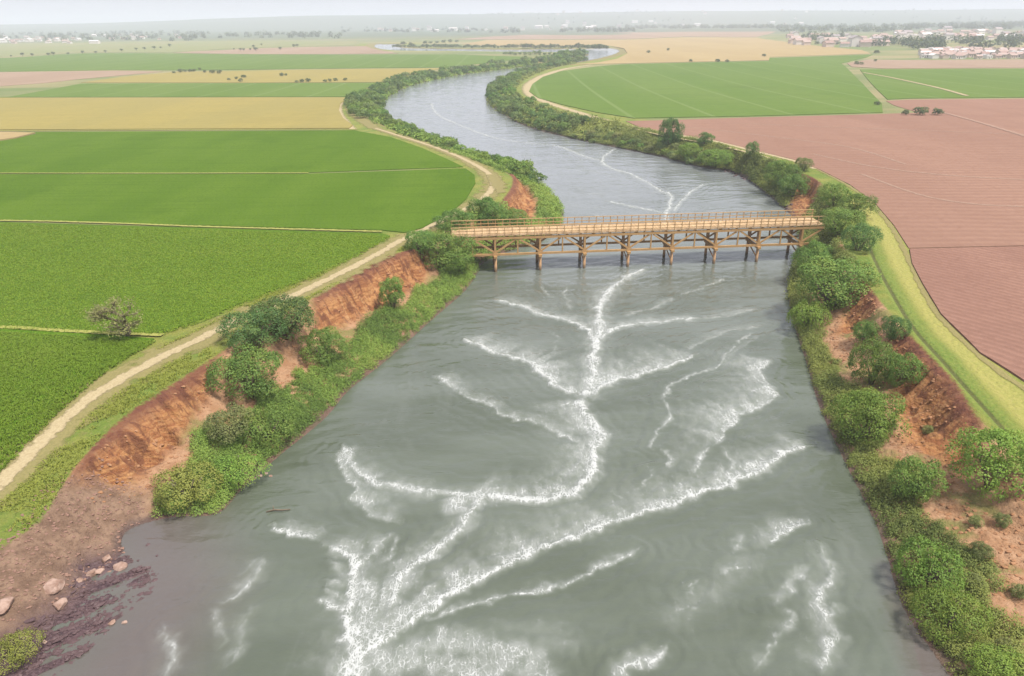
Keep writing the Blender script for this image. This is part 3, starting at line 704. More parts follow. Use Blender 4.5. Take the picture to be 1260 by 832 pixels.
ribbon('field_path', [(1160, 139), (1200, 150), (1260, 168), (1330, 190)], [1.8, 1.8], m_scuff, 'pale scuffed track crossing the ploughed field', 0.2, 4)
for pts in ([(800, 153), (875, 160), (960, 170), (1046, 182), (1114, 203)], [(1000, 190), (1070, 205), (1150, 215), (1260, 222), (1400, 226)], [(1060, 215), (1130, 240), (1200, 252), (1300, 256), (1400, 258)], [(900, 152), (1050, 158), (1260, 166)]):
    ribbon('field_path', pts, [0.9, 1.2, 0.9], m_scuff, 'pale machine track curving over the ploughed field', 0.13, 5)
ribbon('field_path', [(1062, 90), (1100, 97), (1150, 108), (1190, 119)], [2.5, 2.5], m_path, 'pale track through the far green field', 0.35, 4)

# ------------------------------------------------------------------ bridge
class MB:
    """collects boxes, bars and tubes into one mesh"""
    def __init__(s): s.v = []; s.f = []
    def box(s, c, d, M=None):
        b = len(s.v); hx, hy, hz = d[0] / 2, d[1] / 2, d[2] / 2
        for sx, sy, sz in ((-1, -1, -1), (1, -1, -1), (1, 1, -1), (-1, 1, -1), (-1, -1, 1), (1, -1, 1), (1, 1, 1), (-1, 1, 1)):
            p = Vector((sx * hx, sy * hy, sz * hz))
            if M is not None: p = M @ p
            s.v.append(p + Vector(c))
        for q in ((0, 3, 2, 1), (4, 5, 6, 7), (0, 1, 5, 4), (1, 2, 6, 5), (2, 3, 7, 6), (3, 0, 4, 7)): s.f.append([b + i for i in q])
        return s
    def bar(s, a, b, w, h):
        a, b = Vector(a), Vector(b); d = b - a
        M = d.to_track_quat('X', 'Z').to_matrix()
        return s.box((a + b) / 2, (d.length, w, h), M)
    def tube(s, pts, rad, n=8):
        pts = [Vector(p) for p in pts]; base = len(s.v)
        for i, p in enumerate(pts):
            d = (pts[min(i + 1, len(pts) - 1)] - pts[max(i - 1, 0)])
            q = d.to_track_quat('Z', 'X').to_matrix()
            r = rad[i] if isinstance(rad, (list, tuple)) else rad
            for k in range(n):
                a = 2 * math.pi * k / n; s.v.append(p + q @ Vector((r * math.cos(a), r * math.sin(a), 0)))
        for i in range(len(pts) - 1):
            for k in range(n):
                s.f.append([base + i * n + k, base + i * n + (k + 1) % n, base + (i + 1) * n + (k + 1) % n, base + (i + 1) * n + k])
        s.f.append([base + k for k in range(n)][::-1]); s.f.append([base + (len(pts) - 1) * n + k for k in range(n)])
        return s
    def mesh(s, name, m, smooth=False):
        me = bpy.data.meshes.new(name); me.from_pydata([tuple(v) for v in s.v], [], s.f); me.materials.append(m)
        if smooth:
            for p in me.polygons: p.use_smooth = True
        me.update(); return me
    def build(s, name, m, parent=None, smooth=False):
        return link(bpy.data.objects.new(name, s.mesh(name, m, smooth)), parent)

def mat_wood(name, c1, c2, wet=False):
    k = NT(name)
    tc = k.n('ShaderNodeTexCoord').outputs['Object']
    n = k.noise(1.1, 4, tc); g = k.noise(3.0, 4, k.mapped(tc, sc=(1.0, 6, 6)))
    pl = k.n('ShaderNodeNewGeometry').outputs['Random Per Island']
    c = k.mix(k.rng(n, 0.3, 0.7), c1, c2)
    c = k.mix(k.math('MULTIPLY', k.rng(pl, 0, 1), 0.45), c, k.mix(0.5, c1, (0.12, 0.07, 0.035)))
    c = k.mix(k.rng(g, 0.55, 0.75, 0, 0.5), c, (0.13, 0.075, 0.04))
    if wet:
        sp = k.n('ShaderNodeSeparateXYZ'); k.put(sp.inputs[0], k.co())
        c = k.mix(k.rng(k.math('ADD', sp.outputs[2], k.math('MULTIPLY', n, 0.5)), 0.3, 1.1, 0.8, 0), c, (0.055, 0.045, 0.03))
    return k.base(c, 0.8, k.bump(g, 0.4, 0.02), 0.25)
wood_deck = mat_wood('sunbleached_planks', (0.44, 0.295, 0.160), (0.53, 0.37, 0.21))
wood_beam = mat_wood('tan_timber', (0.43, 0.255, 0.105), (0.52, 0.325, 0.145))
wood_rail = mat_wood('tan_rail_timber', (0.43, 0.275, 0.125), (0.51, 0.34, 0.165))
wood_pile = mat_wood('brown_pile_timber', (0.42, 0.25, 0.13), (0.52, 0.33, 0.18), True)

def build_bridge():
    PAN = 5.80; W2 = 1.75; ZD = 5.0; ZT = 4.52; ZB = 2.45; n = 9
    x0 = -PAN + 0.25; x1 = PAN * 7 + 2.9                      # deck ends, x measured from the first pier in the water
    root = empty('timber_bridge', (-2.15, 92.3, -0.15), R_(4.5))
    tag(root, 'long narrow timber truss bridge crossing the river on pile piers', 'bridge')
    d = MB(); x = x0; rr = random.Random(3)
    while x < x1 - 0.1:
        d.box((x + 0.12, rr.uniform(-.02, .02), ZD - 0.04 + rr.uniform(-.008, .008)), (0.225, 2 * W2 + 0.3, 0.08)); x += 0.24
    deck = d.build('deck', wood_deck, root)
    st = MB()
    for yy in (-1.0, -0.35, 0.35, 1.0): st.box(((x0 + x1) / 2, yy, ZD - 0.21), (x1 - x0, 0.16, 0.24))
    st.build('stringer', wood_beam, deck)
    for side in (-1, 1):
        y = side * W2
        t = MB().box(((x0 + x1) / 2, y, ZT + 0.08), (x1 - x0, 0.24, 0.30)); truss = t.build('truss', wood_beam, root)
        MB().box(((x0 - 0.6 + PAN * 7 + 1.1) / 2, y, ZB), (PAN * 7 + 1.1 - x0 + 0.6, 0.22, 0.26)).build('bottom_chord', wood_beam, truss)
        va = MB().box((0, 0, 0), (0.24, 0.20, ZT - ZB - 0.22)).mesh('vertical_post', wood_beam)
        vb = MB().box((0, 0, 0), (0.17, 0.15, ZT - ZB - 0.22)).mesh('vertical_post', wood_beam)
        dg = [MB().bar((0, 0, -(ZT - ZB) / 2 + 0.22), (s * PAN * 0.455, 0, (ZT - ZB) / 2 - 0.12), 0.15, 0.2).mesh('diagonal_brace', wood_beam) for s in (-1, 1)]
        gus = MB().box((0, 0, 0), (0.7, 0.28, 0.34)).mesh('joint_block', wood_beam)
        for i in range(-1, 8):
            px = i * PAN
            o = link(bpy.data.objects.new('vertical_post', va), truss); o.location = (px, y, (ZT + ZB) / 2)
            if i < 7:
                o = link(bpy.data.objects.new('vertical_post', vb), truss); o.location = (px + PAN / 2, y, (ZT + ZB) / 2)
            for q, s in enumerate((-1, 1)):
                if i == -1 and s == -1: continue
                o = link(bpy.data.objects.new('diagonal_brace', dg[q]), truss); o.location = (px, y + s * 0.012, (ZT + ZB) / 2)
            if i >= 0:
                o = link(bpy.data.objects.new('joint_block', gus), truss); o.location = (px, y, ZB + 0.02)
        # railing
        ra = MB().box(((x0 + x1) / 2, y + side * 0.05, ZD + 1.10), (x1 - x0, 0.13, 0.07)); rail = ra.build('railing', wood_rail, root)
        for h, nm in ((0.62, 'middle_rail'), (0.24, 'lower_rail')):
            MB().box(((x0 + x1) / 2, y + side * 0.02, ZD + h), (x1 - x0, 0.05, 0.09)).build(nm, wood_rail, rail)
        pm = MB().box((0, 0, 0), (0.085, 0.10, 1.25)).mesh('rail_post', wood_rail)
        N = 52
        for i in range(N):
            o = link(bpy.data.objects.new('rail_post', pm), rail); o.location = (x0 + 0.1 + i * (x1 - x0 - 0.2) / (N - 1), y + side * 0.105, ZD + 0.47)
    pil = [MB().tube([(0, 0, -2.6), (0, 0, -0.5), (0, 0, ZB - 0.05)], [0.21, 0.20, 0.18], 10).mesh('pile', wood_pile, True) for _ in range(1)][0]
    cap0 = MB().box((0, 0, ZB - 0.27), (0.44, 2 * W2 + 0.9, 0.28)).mesh('pier', wood_beam)
    brc = MB().bar((0, -W2, 0.75), (0, W2, ZB - 0.5), 0.10, 0.16).mesh('cross_brace', wood_pile)
    ppm = MB().box((0, 0, 0), (0.26, 0.26, ZT - ZB - 0.26)).mesh('pier_post', wood_pile)
    for i in range(-1, 8):
        p = link(bpy.data.objects.new('pier', cap0), root); p.location = (i * PAN, 0, 0)
        for yy in (-W2 + 0.05, W2 - 0.05):
            o = link(bpy.data.objects.new('pile', pil), p); o.location = (0, yy, 0)
        o = link(bpy.data.objects.new('cross_brace', brc), p)
        # posts carry on up inside the truss
        for yy in (-W2 + 0.42, W2 - 0.42):
            o = link(bpy.data.objects.new('pier_post', ppm), p); o.location = (0, yy, (ZT + ZB) / 2 - 0.02)
build_bridge()

# ------------------------------------------------------------------ foliage
def mat_leaf(name, trans=0.35):
    k = NT(name)
    oc = k.n('ShaderNodeObjectInfo'); v = k.attr('v'); rnd = oc.outputs['Random']
    c = oc.outputs['Color']
    c = k.mix(k.rng(v, 0.45, 1.0, 0, 0.75), c, k.mix(0.55, c, (0.34, 0.36, 0.08)))
    c = k.mix(k.rng(v, 0.40, 0.0, 0, 0.60), c, (0.035, 0.075, 0.018))
    h = k.n('ShaderNodeHueSaturation'); k.put(h.inputs['Color'], c)
    k.put(h.inputs['Hue'], k.rng(rnd, 0, 1, 0.485, 0.512, False)); k.put(h.inputs['Value'], k.rng(k.math('FRACT', k.math('MULTIPLY', rnd, 7.3)), 0, 1, 0.82, 1.16, False))
    k.base(h.outputs[0], 0.62, None, 0.25)
    tr = k.n('ShaderNodeBsdfTranslucent'); k.put(tr.inputs[0], k.mix(0.35, h.outputs[0], (0.20, 0.26, 0.03)))
    mx = k.n('ShaderNodeMixShader'); mx.inputs[0].default_value = trans
    k.t.links.new(k.p.outputs[0], mx.inputs[1]); k.t.links.new(tr.outputs[0], mx.inputs[2]); k.t.links.new(mx.outputs[0], k.out.inputs[0])
    return k.m
m_leaf = mat_leaf('leaf')
m_bark = NT('bark'); m_bark = m_bark.base(m_bark.mix(m_bark.noise(4, 4), (0.10, 0.075, 0.05), (0.2, 0.16, 0.11)), 0.9)

def unit(n, g):
    v = g.normal(size=(n, 3)); return v / np.linalg.norm(v, axis=1)[:, None]
NORMALS = {}
def set_normals(me, nrm):
    for p in me.polygons: pass
    me.polygons.foreach_set('use_smooth', np.ones(len(me.polygons), dtype=bool))
    me.normals_split_custom_set_from_vertices(np.asarray(nrm, dtype=np.float32))
    return me
def leaf_quads(pos, nor, length, width, g):
    n = len(pos)
    r = unit(n, g)
    t = np.cross(nor, r); t /= np.linalg.norm(t, axis=1)[:, None] + 1e-9
    b = np.cross(nor, t)
    l = (length * g.uniform(0.7, 1.3, n))[:, None] * 0.5; w = (width * g.uniform(0.7, 1.3, n))[:, None] * 0.5
    V = np.stack([pos - t * l, pos - b * w - t * l * 0.1, pos + t * l, pos + b * w - t * l * 0.1], 1).reshape(-1, 3)
    return V, np.arange(n * 4).reshape(n, 4)
def crown(seed, lobes=22, per=110, leaf=0.13, zc=0.62, zr=0.62, flat=1.0, sparse=1.0, lobe=(0.26, 0.42), ground=True):
    """leaf cloud of radius about 1 standing on z=0: many overlapping clumps"""
    g = np.random.default_rng(seed)
    d = unit(lobes, g); d[:, 2] = np.abs(d[:, 2]) * 1.0 if not ground else d[:, 2]
    c = d * g.uniform(0.35, 0.74, (lobes, 1)); c[:, 2] = zc + c[:, 2] * zr * flat
    lr = g.uniform(lobe[0], lobe[1], lobes) * (1.1 - 0.25 * np.abs(d[:, 2]))
    P_, N_, A_, U_ = [], [], [], []
    for i in range(lobes):
        u = unit(per, g); u[:, 2] = np.where(u[:, 2] < -0.35, -u[:, 2] * 0.6, u[:, 2]); u /= np.linalg.norm(u, axis=1)[:, None]
        rad = lr[i] * g.uniform(0.72, 1.08, per)
        # ragged shoots
        sh = g.random(per) < 0.07; rad = np.where(sh, rad * 1.28, rad)
        p = c[i] + u * rad[:, None] * np.array([1, 1, 0.9])
        dd = np.linalg.norm(p[:, None, :] - c[None], axis=2) / lr[None]
        dd[:, i] = 9
        ok = (dd.min(1) > 0.72) & (p[:, 2] > 0.02) & (g.random(per) < sparse)
        p, uu_ = p[ok], u[ok]
        nn = uu_ + g.normal(size=uu_.shape) * 0.55 + np.array([0, 0, 0.25]); nn /= np.linalg.norm(nn, axis=1)[:, None]
        P_.append(p); N_.append(nn); U_.append(uu_ * 0.55 + nn * 0.65 + np.array([0, 0, 0.15])); A_.append(np.clip(0.5 + 0.16 * g.normal() + 0.20 * g.normal(size=len(p)), 0, 1))
    p = np.vstack(P_); nn = np.vstack(N_); a = np.concatenate(A_)
    V, F_ = leaf_quads(p, nn, leaf, leaf * 0.58, g)
    un = np.vstack(U_); un /= np.linalg.norm(un, axis=1)[:, None]
    return V, F_, np.repeat(a, 4), un.repeat(4, 0)
def crown_mesh(name, *a, **k):
    V, F_, at_, un = crown(*a, **k)
    return set_normals(np_mesh(name, V, F_, [m_leaf], dict(v=at_), smooth=True), un)
def stem_mesh(seed, h=0.7, n=5, r=0.045):
    rr = random.Random(seed); m = MB()
    for i in range(n):
        a = rr.uniform(0, 6.28); e = rr.uniform(0.25, 0.55)
        p = Vector((0.03 * math.cos(a), 0.03 * math.sin(a), -0.08)); q = Vector((e * 0.45 * math.cos(a), e * 0.45 * math.sin(a), h * 0.5)); t = Vector((e * math.cos(a), e * math.sin(a), h))
        m.tube([p, q, t], [r, r * 0.7, r * 0.3], 6)
    return m.mesh('stem', m_bark, True)
DENSE = [crown_mesh('crown', 100 + i, 64, 400, 0.050, 0.58, 0.72, lobe=(0.20, 0.34)) for i in range(4)]          # big clumpy bushes
LOW = [crown_mesh('crown', 200 + i, 44, 340, 0.056, 0.38, 0.45, lobe=(0.24, 0.36)) for i in range(3)]     # low spreading bushes
FEATH = [crown_mesh('crown', 300 + i, 60, 260, 0.056, 0.62, 0.80, lobe=(0.16, 0.28), sparse=0.85) for i in range(2)]  # feathery upright
FAR = [crown_mesh('shrub', 400 + i, 20, 120, 0.135, 0.60, 0.72) for i in range(5)]              # seen from far away
TREE = [crown_mesh('crown', 500 + i, 18, 90, 0.17, 1.15, 0.70, ground=True) for i in range(3)]
STEM = [stem_mesh(i) for i in range(3)]
GD, GM, GL, GO, GY, GG = (0.100, 0.188, 0.053, 1), (0.144, 0.250, 0.050, 1), (0.194, 0.319, 0.053, 1), (0.225, 0.250, 0.094, 1), (0.275, 0.319, 0.069, 1), (0.150, 0.222, 0.075, 1)
def shrub(px, py, wpx, hpx, color, label, protos=DENSE, group=None, name='shrub', squash=1.0):
    """a bush whose crown is seen centred on this place with this apparent width and height"""
    wpx *= 1.14; hpx *= 1.12
    b = hgt(px, py + hpx * 0.30)
    dist = float((np.array([b[0], b[1], b[2] - CAM_H]) @ (CR @ np.array([0, 0, -1]))))
    r = wpx * dist / FOC * 0.5 / 0.98
    hh = max(hpx * dist / FOC / 1.0 - 0.18 * r, 0.6 * r) / 1.38
    i = random.randrange(len(protos)); rz = random.uniform(0, 6.28)
    o = empty(name, tuple(b + np.array([0, 0, -0.08])), rz, (r, r, hh * squash))
    tag(o, label, 'bush', group)
    c = link(bpy.data.objects.new('crown', protos[i]), o); c.color = color
    link(bpy.data.objects.new('stem', random.choice(STEM)), o)
    return o
# --- left bank, near
shrub(316, 408, 74, 56, GD, 'dark green round bush beside the dirt track, nearer of an overlapping pair')
shrub(350, 394, 80, 62, GD, 'dark green bush on the cut edge behind its round twin by the track')
shrub(310, 463, 88, 72, GM, 'big leafy bush alone at the foot of the cut below the dark pair')
shrub(400, 428, 56, 48, GM, 'mid green bush on bare earth above the leafy left shore strip')
shrub(484, 364, 36, 44, GM, 'small upright feathery bush in front of the long orange cut', FEATH)
shrub(549, 313, 68, 50, GM, 'bushy green shrub in front of the left end of the timber bridge')
shrub(518, 298, 42, 32, GM, 'smaller shrub touching the dirt track left of the bridge end')
shrub(560, 322, 44, 40, GL, 'lower bright shrub under the left end of the bridge')
shrub(284, 524, 62, 50, GO, 'greyish olive feathery bush at the lower end of the left earth apron', FEATH)
shrub(330, 520, 66, 60, GM, 'leafy mid green bush at the water behind the olive one', LOW)
shrub(232, 590, 80, 58, GY, 'yellowish low bush at the tip of the left shore strip above the mud', LOW)
shrub(292, 575, 66, 50, GL, 'bright low bush beside the water just behind the yellowish tip bush', LOW)
shrub(561, 274, 52, 32, GM, 'green shrub just behind the left bridge end beside the track')
shrub(598, 263, 50, 38, GM, 'taller green shrub behind the bridge in the middle of its row of three')
shrub(630, 270, 40, 28, GM, 'shrub below the small orange cut behind the bridge', DENSE)
# --- right bank, near
shrub(824, 168, 30, 38, GD, 'dark rounded bush standing alone tallest on the far right bank')
shrub(868, 173, 22, 18, GD, 'small dark bush on top of the far right bank right of the tallest one')
shrub(925, 186, 17, 20, GD, 'little dark bush on bare brown bank below the far wheel track')
shrub(848, 187, 34, 22, GL, 'bright bush at the far right waterline, left of two')
shrub(882, 196, 44, 26, GL, 'bright bush at the far right waterline, right of two')
shrub(960, 216, 44, 34, GM, 'green bush above stones on the right shore behind the bridge')
shrub(975, 231, 40, 32, GM, 'round green bush nearest the small right hand cut behind the bridge')
shrub(988, 204, 22, 20, GO, 'olive bush at the top of the right bank behind the bridge')
shrub(1026, 243, 36, 34, GM, 'upper green shrub of the thicket past the right bridge end')
shrub(1052, 256, 44, 34, GM, 'shrub on the grass edge in the thicket past the right bridge end')
shrub(1032, 275, 52, 40, GM, 'middle shrub of the thicket beside the right bridge end')
shrub(1056, 295, 44, 40, GD, 'darker shrub in the thicket right of the bridge end beside the verge')
shrub(1000, 322, 48, 44, GM, 'shrub at the waterline below the right bridge end')
shrub(1022, 352, 98, 74, GM, 'largest spreading bush of the right bank just in front of the bridge', DENSE)
shrub(992, 385, 48, 56, GL, 'bright shrub at the water in front of the largest right bush', LOW)
shrub(1098, 405, 34, 36, GD, 'dark small bush on the edge of the grass bank above the right cut')
shrub(1064, 411, 34, 32, GM, 'small bush on bare earth left of the dark edge bush')
shrub(1072, 450, 58, 66, GM, 'tall clumpy bush in front of the right orange cut')
shrub(1107, 457, 50, 50, GM, 'bush leaning out over the right orange cut beside the tall clumpy one')
shrub(1062, 514, 80, 72, GL, 'bright rounded bush at the right waterline below the clumpy pair')
shrub(1122, 592, 62, 64, GM, 'feathery green bush on the lower right bank above yellowish scrub', FEATH)
shrub(1218, 570, 100, 90, GL, 'large bright bush at the right edge in front of the end of the cut')
shrub(1140, 690, 84, 88, GL, 'big light bush at the right waterline, upper of an overlapping pair', LOW)
shrub(1163, 748, 80, 80, GL, 'big light bush at the right waterline, lower of an overlapping pair', LOW)
shrub(1232, 826, 84, 50, GL, 'bright bush cut by the bottom edge on the right bank')
shrub(18, 795, 60, 50, GY, 'yellowish shrub beside the dark rock shelf at the lower left', LOW)
for x, y, w, l in ((1141, 529, 16, 'tiny round tuft bush on bare earth under the right cut'), (1205, 678, 28, 'small olive bush on the bare lower right slope, middle of its row'), (1196, 716, 26, 'small olive bush on the bare lower right slope, lowest of its row'), (1232, 640, 22, 'small olive bush on the bare lower right slope nearest the big bright bush'),
                   (1200, 641, 18, 'tiny olive bush on the bare lower right slope left of its neighbour'), (1253, 727, 24, 'small olive bush on the bare slope at the very right edge'), (1236, 795, 26, 'small olive bush behind the bright bush at the bottom edge')):
    shrub(x, y, w, w * 0.9, GO, l, FEATH, 'small bushes dotted on the bare right slope', 'small_shrub')

# --- hedges of the far banks: one object per bush
def along(L, y0, y1):
    d = np.linalg.norm(np.diff(L, axis=0), axis=1); s = np.concatenate([[0], np.cumsum(d)])
    return s, L
def far_hedge(L, side, i0, i1, rows, sp, label, group, colors, rad=(1.5, 2.4), skip=None):
    seg = L[i0:i1]
    d = np.linalg.norm(np.diff(seg, axis=0), axis=1); s = np.concatenate([[0], np.cumsum(d)])
    g = random.Random(len(label)); n = 0
    for off in rows:
        q = g.uniform(0, sp)
        while q < s[-1]:
            j = min(np.searchsorted(s, q, 'right') - 1, len(seg) - 2); t = (q - s[j]) / max(d[j], 1e-6)
            p = seg[j] * (1 - t) + seg[j + 1] * t; e = (seg[j + 1] - seg[j]) / d[j]
            nrm = np.array([-e[1], e[0]]) * side
            o_ = off + g.uniform(-1.3, 1.3); c = p + nrm * o_
            r = g.uniform(*rad) * (1 + max(0, (p[1] - 200) / 700)) ; q += sp * g.uniform(0.75, 1.3) * (1 + max(0, (p[1] - 170) / 230))
            if skip and skip(c): continue
            ob = bpy.data.objects.new('shrub', FAR[g.randrange(5)]); link(ob)
            ob.location = (c[0], c[1], max(zat(c[0], c[1]), 0.05) - 0.15); ob.rotation_euler = (0, 0, g.uniform(0, 6.28))
            ob.scale = (r, r * g.uniform(0.9, 1.15), r * g.uniform(0.8, 1.15)); ob.color = g.choice(colors)
            tag(ob, label, 'bush', group); n += 1
    return n
iL = [int(np.argmin(np.linalg.norm(RL - at(*p), axis=1))) for p in ((690, 254), (490, 157), (482, 117), (724, 67))]
iR = [int(np.argmin(np.linalg.norm(RR - at(*p), axis=1))) for p in ((895, 207), (720, 164), (599, 121), (725, 74))]
n1 = far_hedge(RL, 1, iL[0] + 4, iL[1], (1.8, 4.6), 3.2, 'leafy green bush in the hedge on the left bank behind the bridge before the bend', 'bushes along the left bank before the bend', (GM, GM, GL, GD), (1.8, 2.8))
n2 = far_hedge(RL, 1, iL[1], iL[3], (2.0, 6.0, 10.0), 5.2, 'dark green bush in the thick hedge round the far left river bend', 'bushes of the far left bend', (GM, GD, GG), (1.9, 2.9))
n3 = far_hedge(RR, -1, iR[0], iR[1], (0.9, 3.0), 2.9, 'low bush on the far right bank between the tallest bush and the bend', 'low bushes of the far right bank', (GM, GO, GL, GG), (1.0, 1.7))
n4 = far_hedge(RR, -1, iR[1], iR[3], (2.0, 6.0, 9.5), 5.0, 'dark green bush in the hedge along the inner right river bend', 'bushes of the inner right bend', (GM, GD, GG), (1.7, 2.7))
print('hedge bushes', n1, n2, n3, n4)

# --- leafy ground cover on the banks (nobody could count it)
def clump_cloud(centres, radii, heights, per, leaf, g, shade):
    n = len(centres)
    u = unit(n * per, g); u[:, 2] = np.abs(u[:, 2])
    rr = g.uniform(0.55, 1.08, n * per)
    R3 = np.stack([radii, radii, heights], 1).repeat(per, 0)
    p = centres.repeat(per, 0) + u * R3 * rr[:, None]
    nn = u + g.normal(size=u.shape) * 0.6 + np.array([0, 0, 0.3]); nn /= np.linalg.norm(nn, axis=1)[:, None]
    V, F_ = leaf_quads(p, nn, leaf, leaf * 0.5, g)
    a = np.clip(shade.repeat(per) + 0.18 * g.normal(size=n * per), 0, 1)
    un = u * 0.6 + nn * 0.4 + np.array([0, 0, 0.4]); un /= np.linalg.norm(un, axis=1)[:, None]
    NORMALS.setdefault('q', []).append(un.repeat(4, 0))
    return V, F_, np.repeat(a, 4)
def bank_points(n, y0, y1, sidefun, tmax, tmin=0.03):
    """random places on the bank between t limits; sidefun picks the bank"""
    g = np.random.default_rng(int(y0 * 10 + tmax * 100 + n)); out = []
    while sum(len(o) for o in out) < n:
        k = 20000
        y = g.uniform(y0, y1, k); L = RL if sidefun < 0 else RR
        j = g.integers(0, len(L) - 1, k)
        d = np.linalg.norm(np.diff(L, axis=0), axis=1); pr = d / d.sum(); j = g.choice(len(d), k, p=pr)
        t = g.random(k); p = L[j] * (1 - t)[:, None] + L[j + 1] * t[:, None]
        e = (L[j + 1] - L[j]) / d[j][:, None]; nr_ = np.stack([-e[:, 1], e[:, 0]], 1) * (1 if sidefun < 0 else -1)
        c = p + nr_ * g.uniform(0, 14, k)[:, None]
        m = (c[:, 1] > y0) & (c[:, 1] < y1); c = c[m]
        if not len(c): continue
        z, a = terrain(c)
        b = a['bt']; lim = tmax(c) if callable(tmax) else tmax
        edge = lim + 0.42 * (fbm(c[:, 0] / 3.0, c[:, 1] / 3.0, 131, 2) - 0.5)
        ok = (b > tmin) & (b < np.minimum(edge, 0.985)) & (a['raw'] < 0.15) & (a['mud'] < 0.3)
        out.append(np.column_stack([c[ok], z[ok], b[ok]]))
    return np.vstack(out)[:n]
def cover(name, label, sets, color):
    Vs, Fs, As = [], [], []; base = 0; g = np.random.default_rng(77); NORMALS['q'] = []
    for pts, r, h, per, leaf in sets:
        n = len(pts)
        sh = np.clip(0.5 + 0.75 * (fbm(pts[:, 0] / 4, pts[:, 1] / 4, 141, 2) - 0.5) * 2.2 + 0.1 * g.normal(size=n), 0, 1)
        hv = h * (0.15 + 1.6 * fbm(pts[:, 0] / 2.4, pts[:, 1] / 2.4, 151, 2))
        V, F_, A = clump_cloud(pts[:, :3] - np.array([0, 0, 0.05]), r * g.uniform(0.7, 1.35, n), hv * g.uniform(0.8, 1.2, n), per, leaf, g, sh)
        Vs.append(V); Fs.append(F_ + base); As.append(A); base += len(V)
    me = np_mesh(name, np.vstack(Vs), np.vstack(Fs), [m_leaf], dict(v=np.concatenate(As)), smooth=True); set_normals(me, np.vstack(NORMALS['q']))
    o = link(bpy.data.objects.new(name, me)); o.color = color
    return tag(o, label, 'ground cover', kind='stuff')
cover('bank_undergrowth', 'leafy green undergrowth along the left shore', [(bank_points(2300, 33, 92, -1, 0.47), 0.42, 0.75, 110, 0.12), (bank_points(1700, 92, 170, -1, 0.97), 0.7, 0.9, 60, 0.25), (bank_points(1400, 170, 560, -1, 0.95), 1.5, 1.6, 32, 0.8)], (0.215, 0.315, 0.060, 1))
cover('bank_undergrowth', 'leafy yellowish green undergrowth along the right shore', [(bank_points(2300, 16, 88, 1, 0.37), 0.42, 0.7, 110, 0.12), (bank_points(900, 78, 102, 1, 0.98), 0.65, 1.1, 60, 0.2), (bank_points(1500, 100, 210, 1, 0.9), 0.7, 0.7, 50, 0.27), (bank_points(1500, 120, 250, 1, 0.985), 0.8, 0.9, 50, 0.3), (bank_points(1400, 104, 190, 1, 1.1), 0.55, 0.4, 44, 0.2), (bank_points(2600, 125, 215, 1, 1.2), 0.75, 0.8, 44, 0.26), (bank_points(1500, 200, 560, 1, 0.95), 1.4, 1.6, 32, 0.8)], (0.235, 0.290, 0.075, 1))

# --- grass of the verges and leaves of the near crop
def tufts(name, label, pts, hgt_, blades, wid, color, lean=0.5, seed=5):
    g = np.random.default_rng(seed); n = len(pts)
    c = pts.repeat(blades, 0); m = len(c)
    a = g.uniform(0, 2 * np.pi, m); h = hgt_ * g.uniform(0.5, 1.3, m); l = lean * h * g.uniform(0.3, 1.3, m)
    dx, dy = np.cos(a), np.sin(a); w = wid * g.uniform(0.7, 1.3, m)
    c = c + np.column_stack([g.normal(size=m) * 0.08, g.normal(size=m) * 0.08, np.zeros(m)])
    v0 = c + np.column_stack([-dy * w, dx * w, np.full(m, -0.03)]); v1 = c + np.column_stack([dy * w, -dx * w, np.full(m, -0.03)])
    v2 = c + np.column_stack([dx * l + dy * w * .5, dy * l - dx * w * .5, h]); v3 = c + np.column_stack([dx * l - dy * w * .5, dy * l + dx * w * .5, h])
    V = np.stack([v0, v1, v2, v3], 1).reshape(-1, 3)
    sh = np.clip(0.52 + 0.45 * (fbm(c[:, 0] / 5, c[:, 1] / 5, 161, 2) - 0.5) + 0.12 * g.normal(size=m), 0, 1)
    me = np_mesh(name, V, np.arange(m * 4).reshape(m, 4), [m_leaf], dict(v=np.repeat(sh, 4)), smooth=True)
    un = np.column_stack([dx * 0.35, dy * 0.35, np.ones(m)]) + g.normal(size=(m, 3)) * 0.15; un /= np.linalg.norm(un, axis=1)[:, None]; set_normals(me, un.repeat(4, 0))
    o = link(bpy.data.objects.new(name, me)); o.color = color
    return tag(o, label, 'grass', kind='stuff')
def poly_points(px, n, z, seed):
    g = np.random.default_rng(seed); L = ats(px, z); lo, hi = L.min(0), L.max(0); out = []
    c = g.uniform(lo, hi, (n * 3, 2)); c = c[inside(c, L)]
    return c[:n]
g_ = np.random.default_rng(9)
v = poly_points([(-140, 780), (-120, 690), (0, 560), (60, 512), (130, 467), (200, 426), (330, 363), (450, 311), (520, 283), (548, 283), (505, 307), (385, 366), (290, 420), (200, 479), (102, 560), (45, 640), (-20, 690)], 30000, 4.5, 21)
w = poly_points([(1030, 255), (1044, 232), (1075, 254), (1097, 283), (1115, 320), (1130, 352), (1158, 395), (1205, 440), (1330, 520), (1330, 640), (1250, 556), (1205, 510), (1150, 440), (1090, 376), (1052, 325)], 26000, 4.5, 22)
dpath = dist_line(v, spline(gnds(PATH_PX), 4)); v = v[(dpath > 1.5) & (fbm(v[:, 0] / 2, v[:, 1] / 2, 171, 3) > 0.42)]
z, a = terrain(v); v = np.column_stack([v, z])[a['bt'] > 1.0]
tufts('verge_grass', 'yellow green grass on the verges of the left bank track', v, 0.12, 4, 0.03, (0.34, 0.365, 0.065, 1), 1.7)
c1 = poly_points([(-120, 404), (-120, 274), (0, 274), (240, 281), (470, 288), (480, 291), (448, 309), (400, 333), (330, 360), (250, 393), (200, 410), (140, 409), (0, 402)], 42000, 4.8, 23)
c2 = poly_points([(-200, 407), (0, 406), (140, 414), (190, 418), (130, 452), (60, 500), (0, 546), (-120, 640), (-200, 640)], 26000, 4.8, 24)
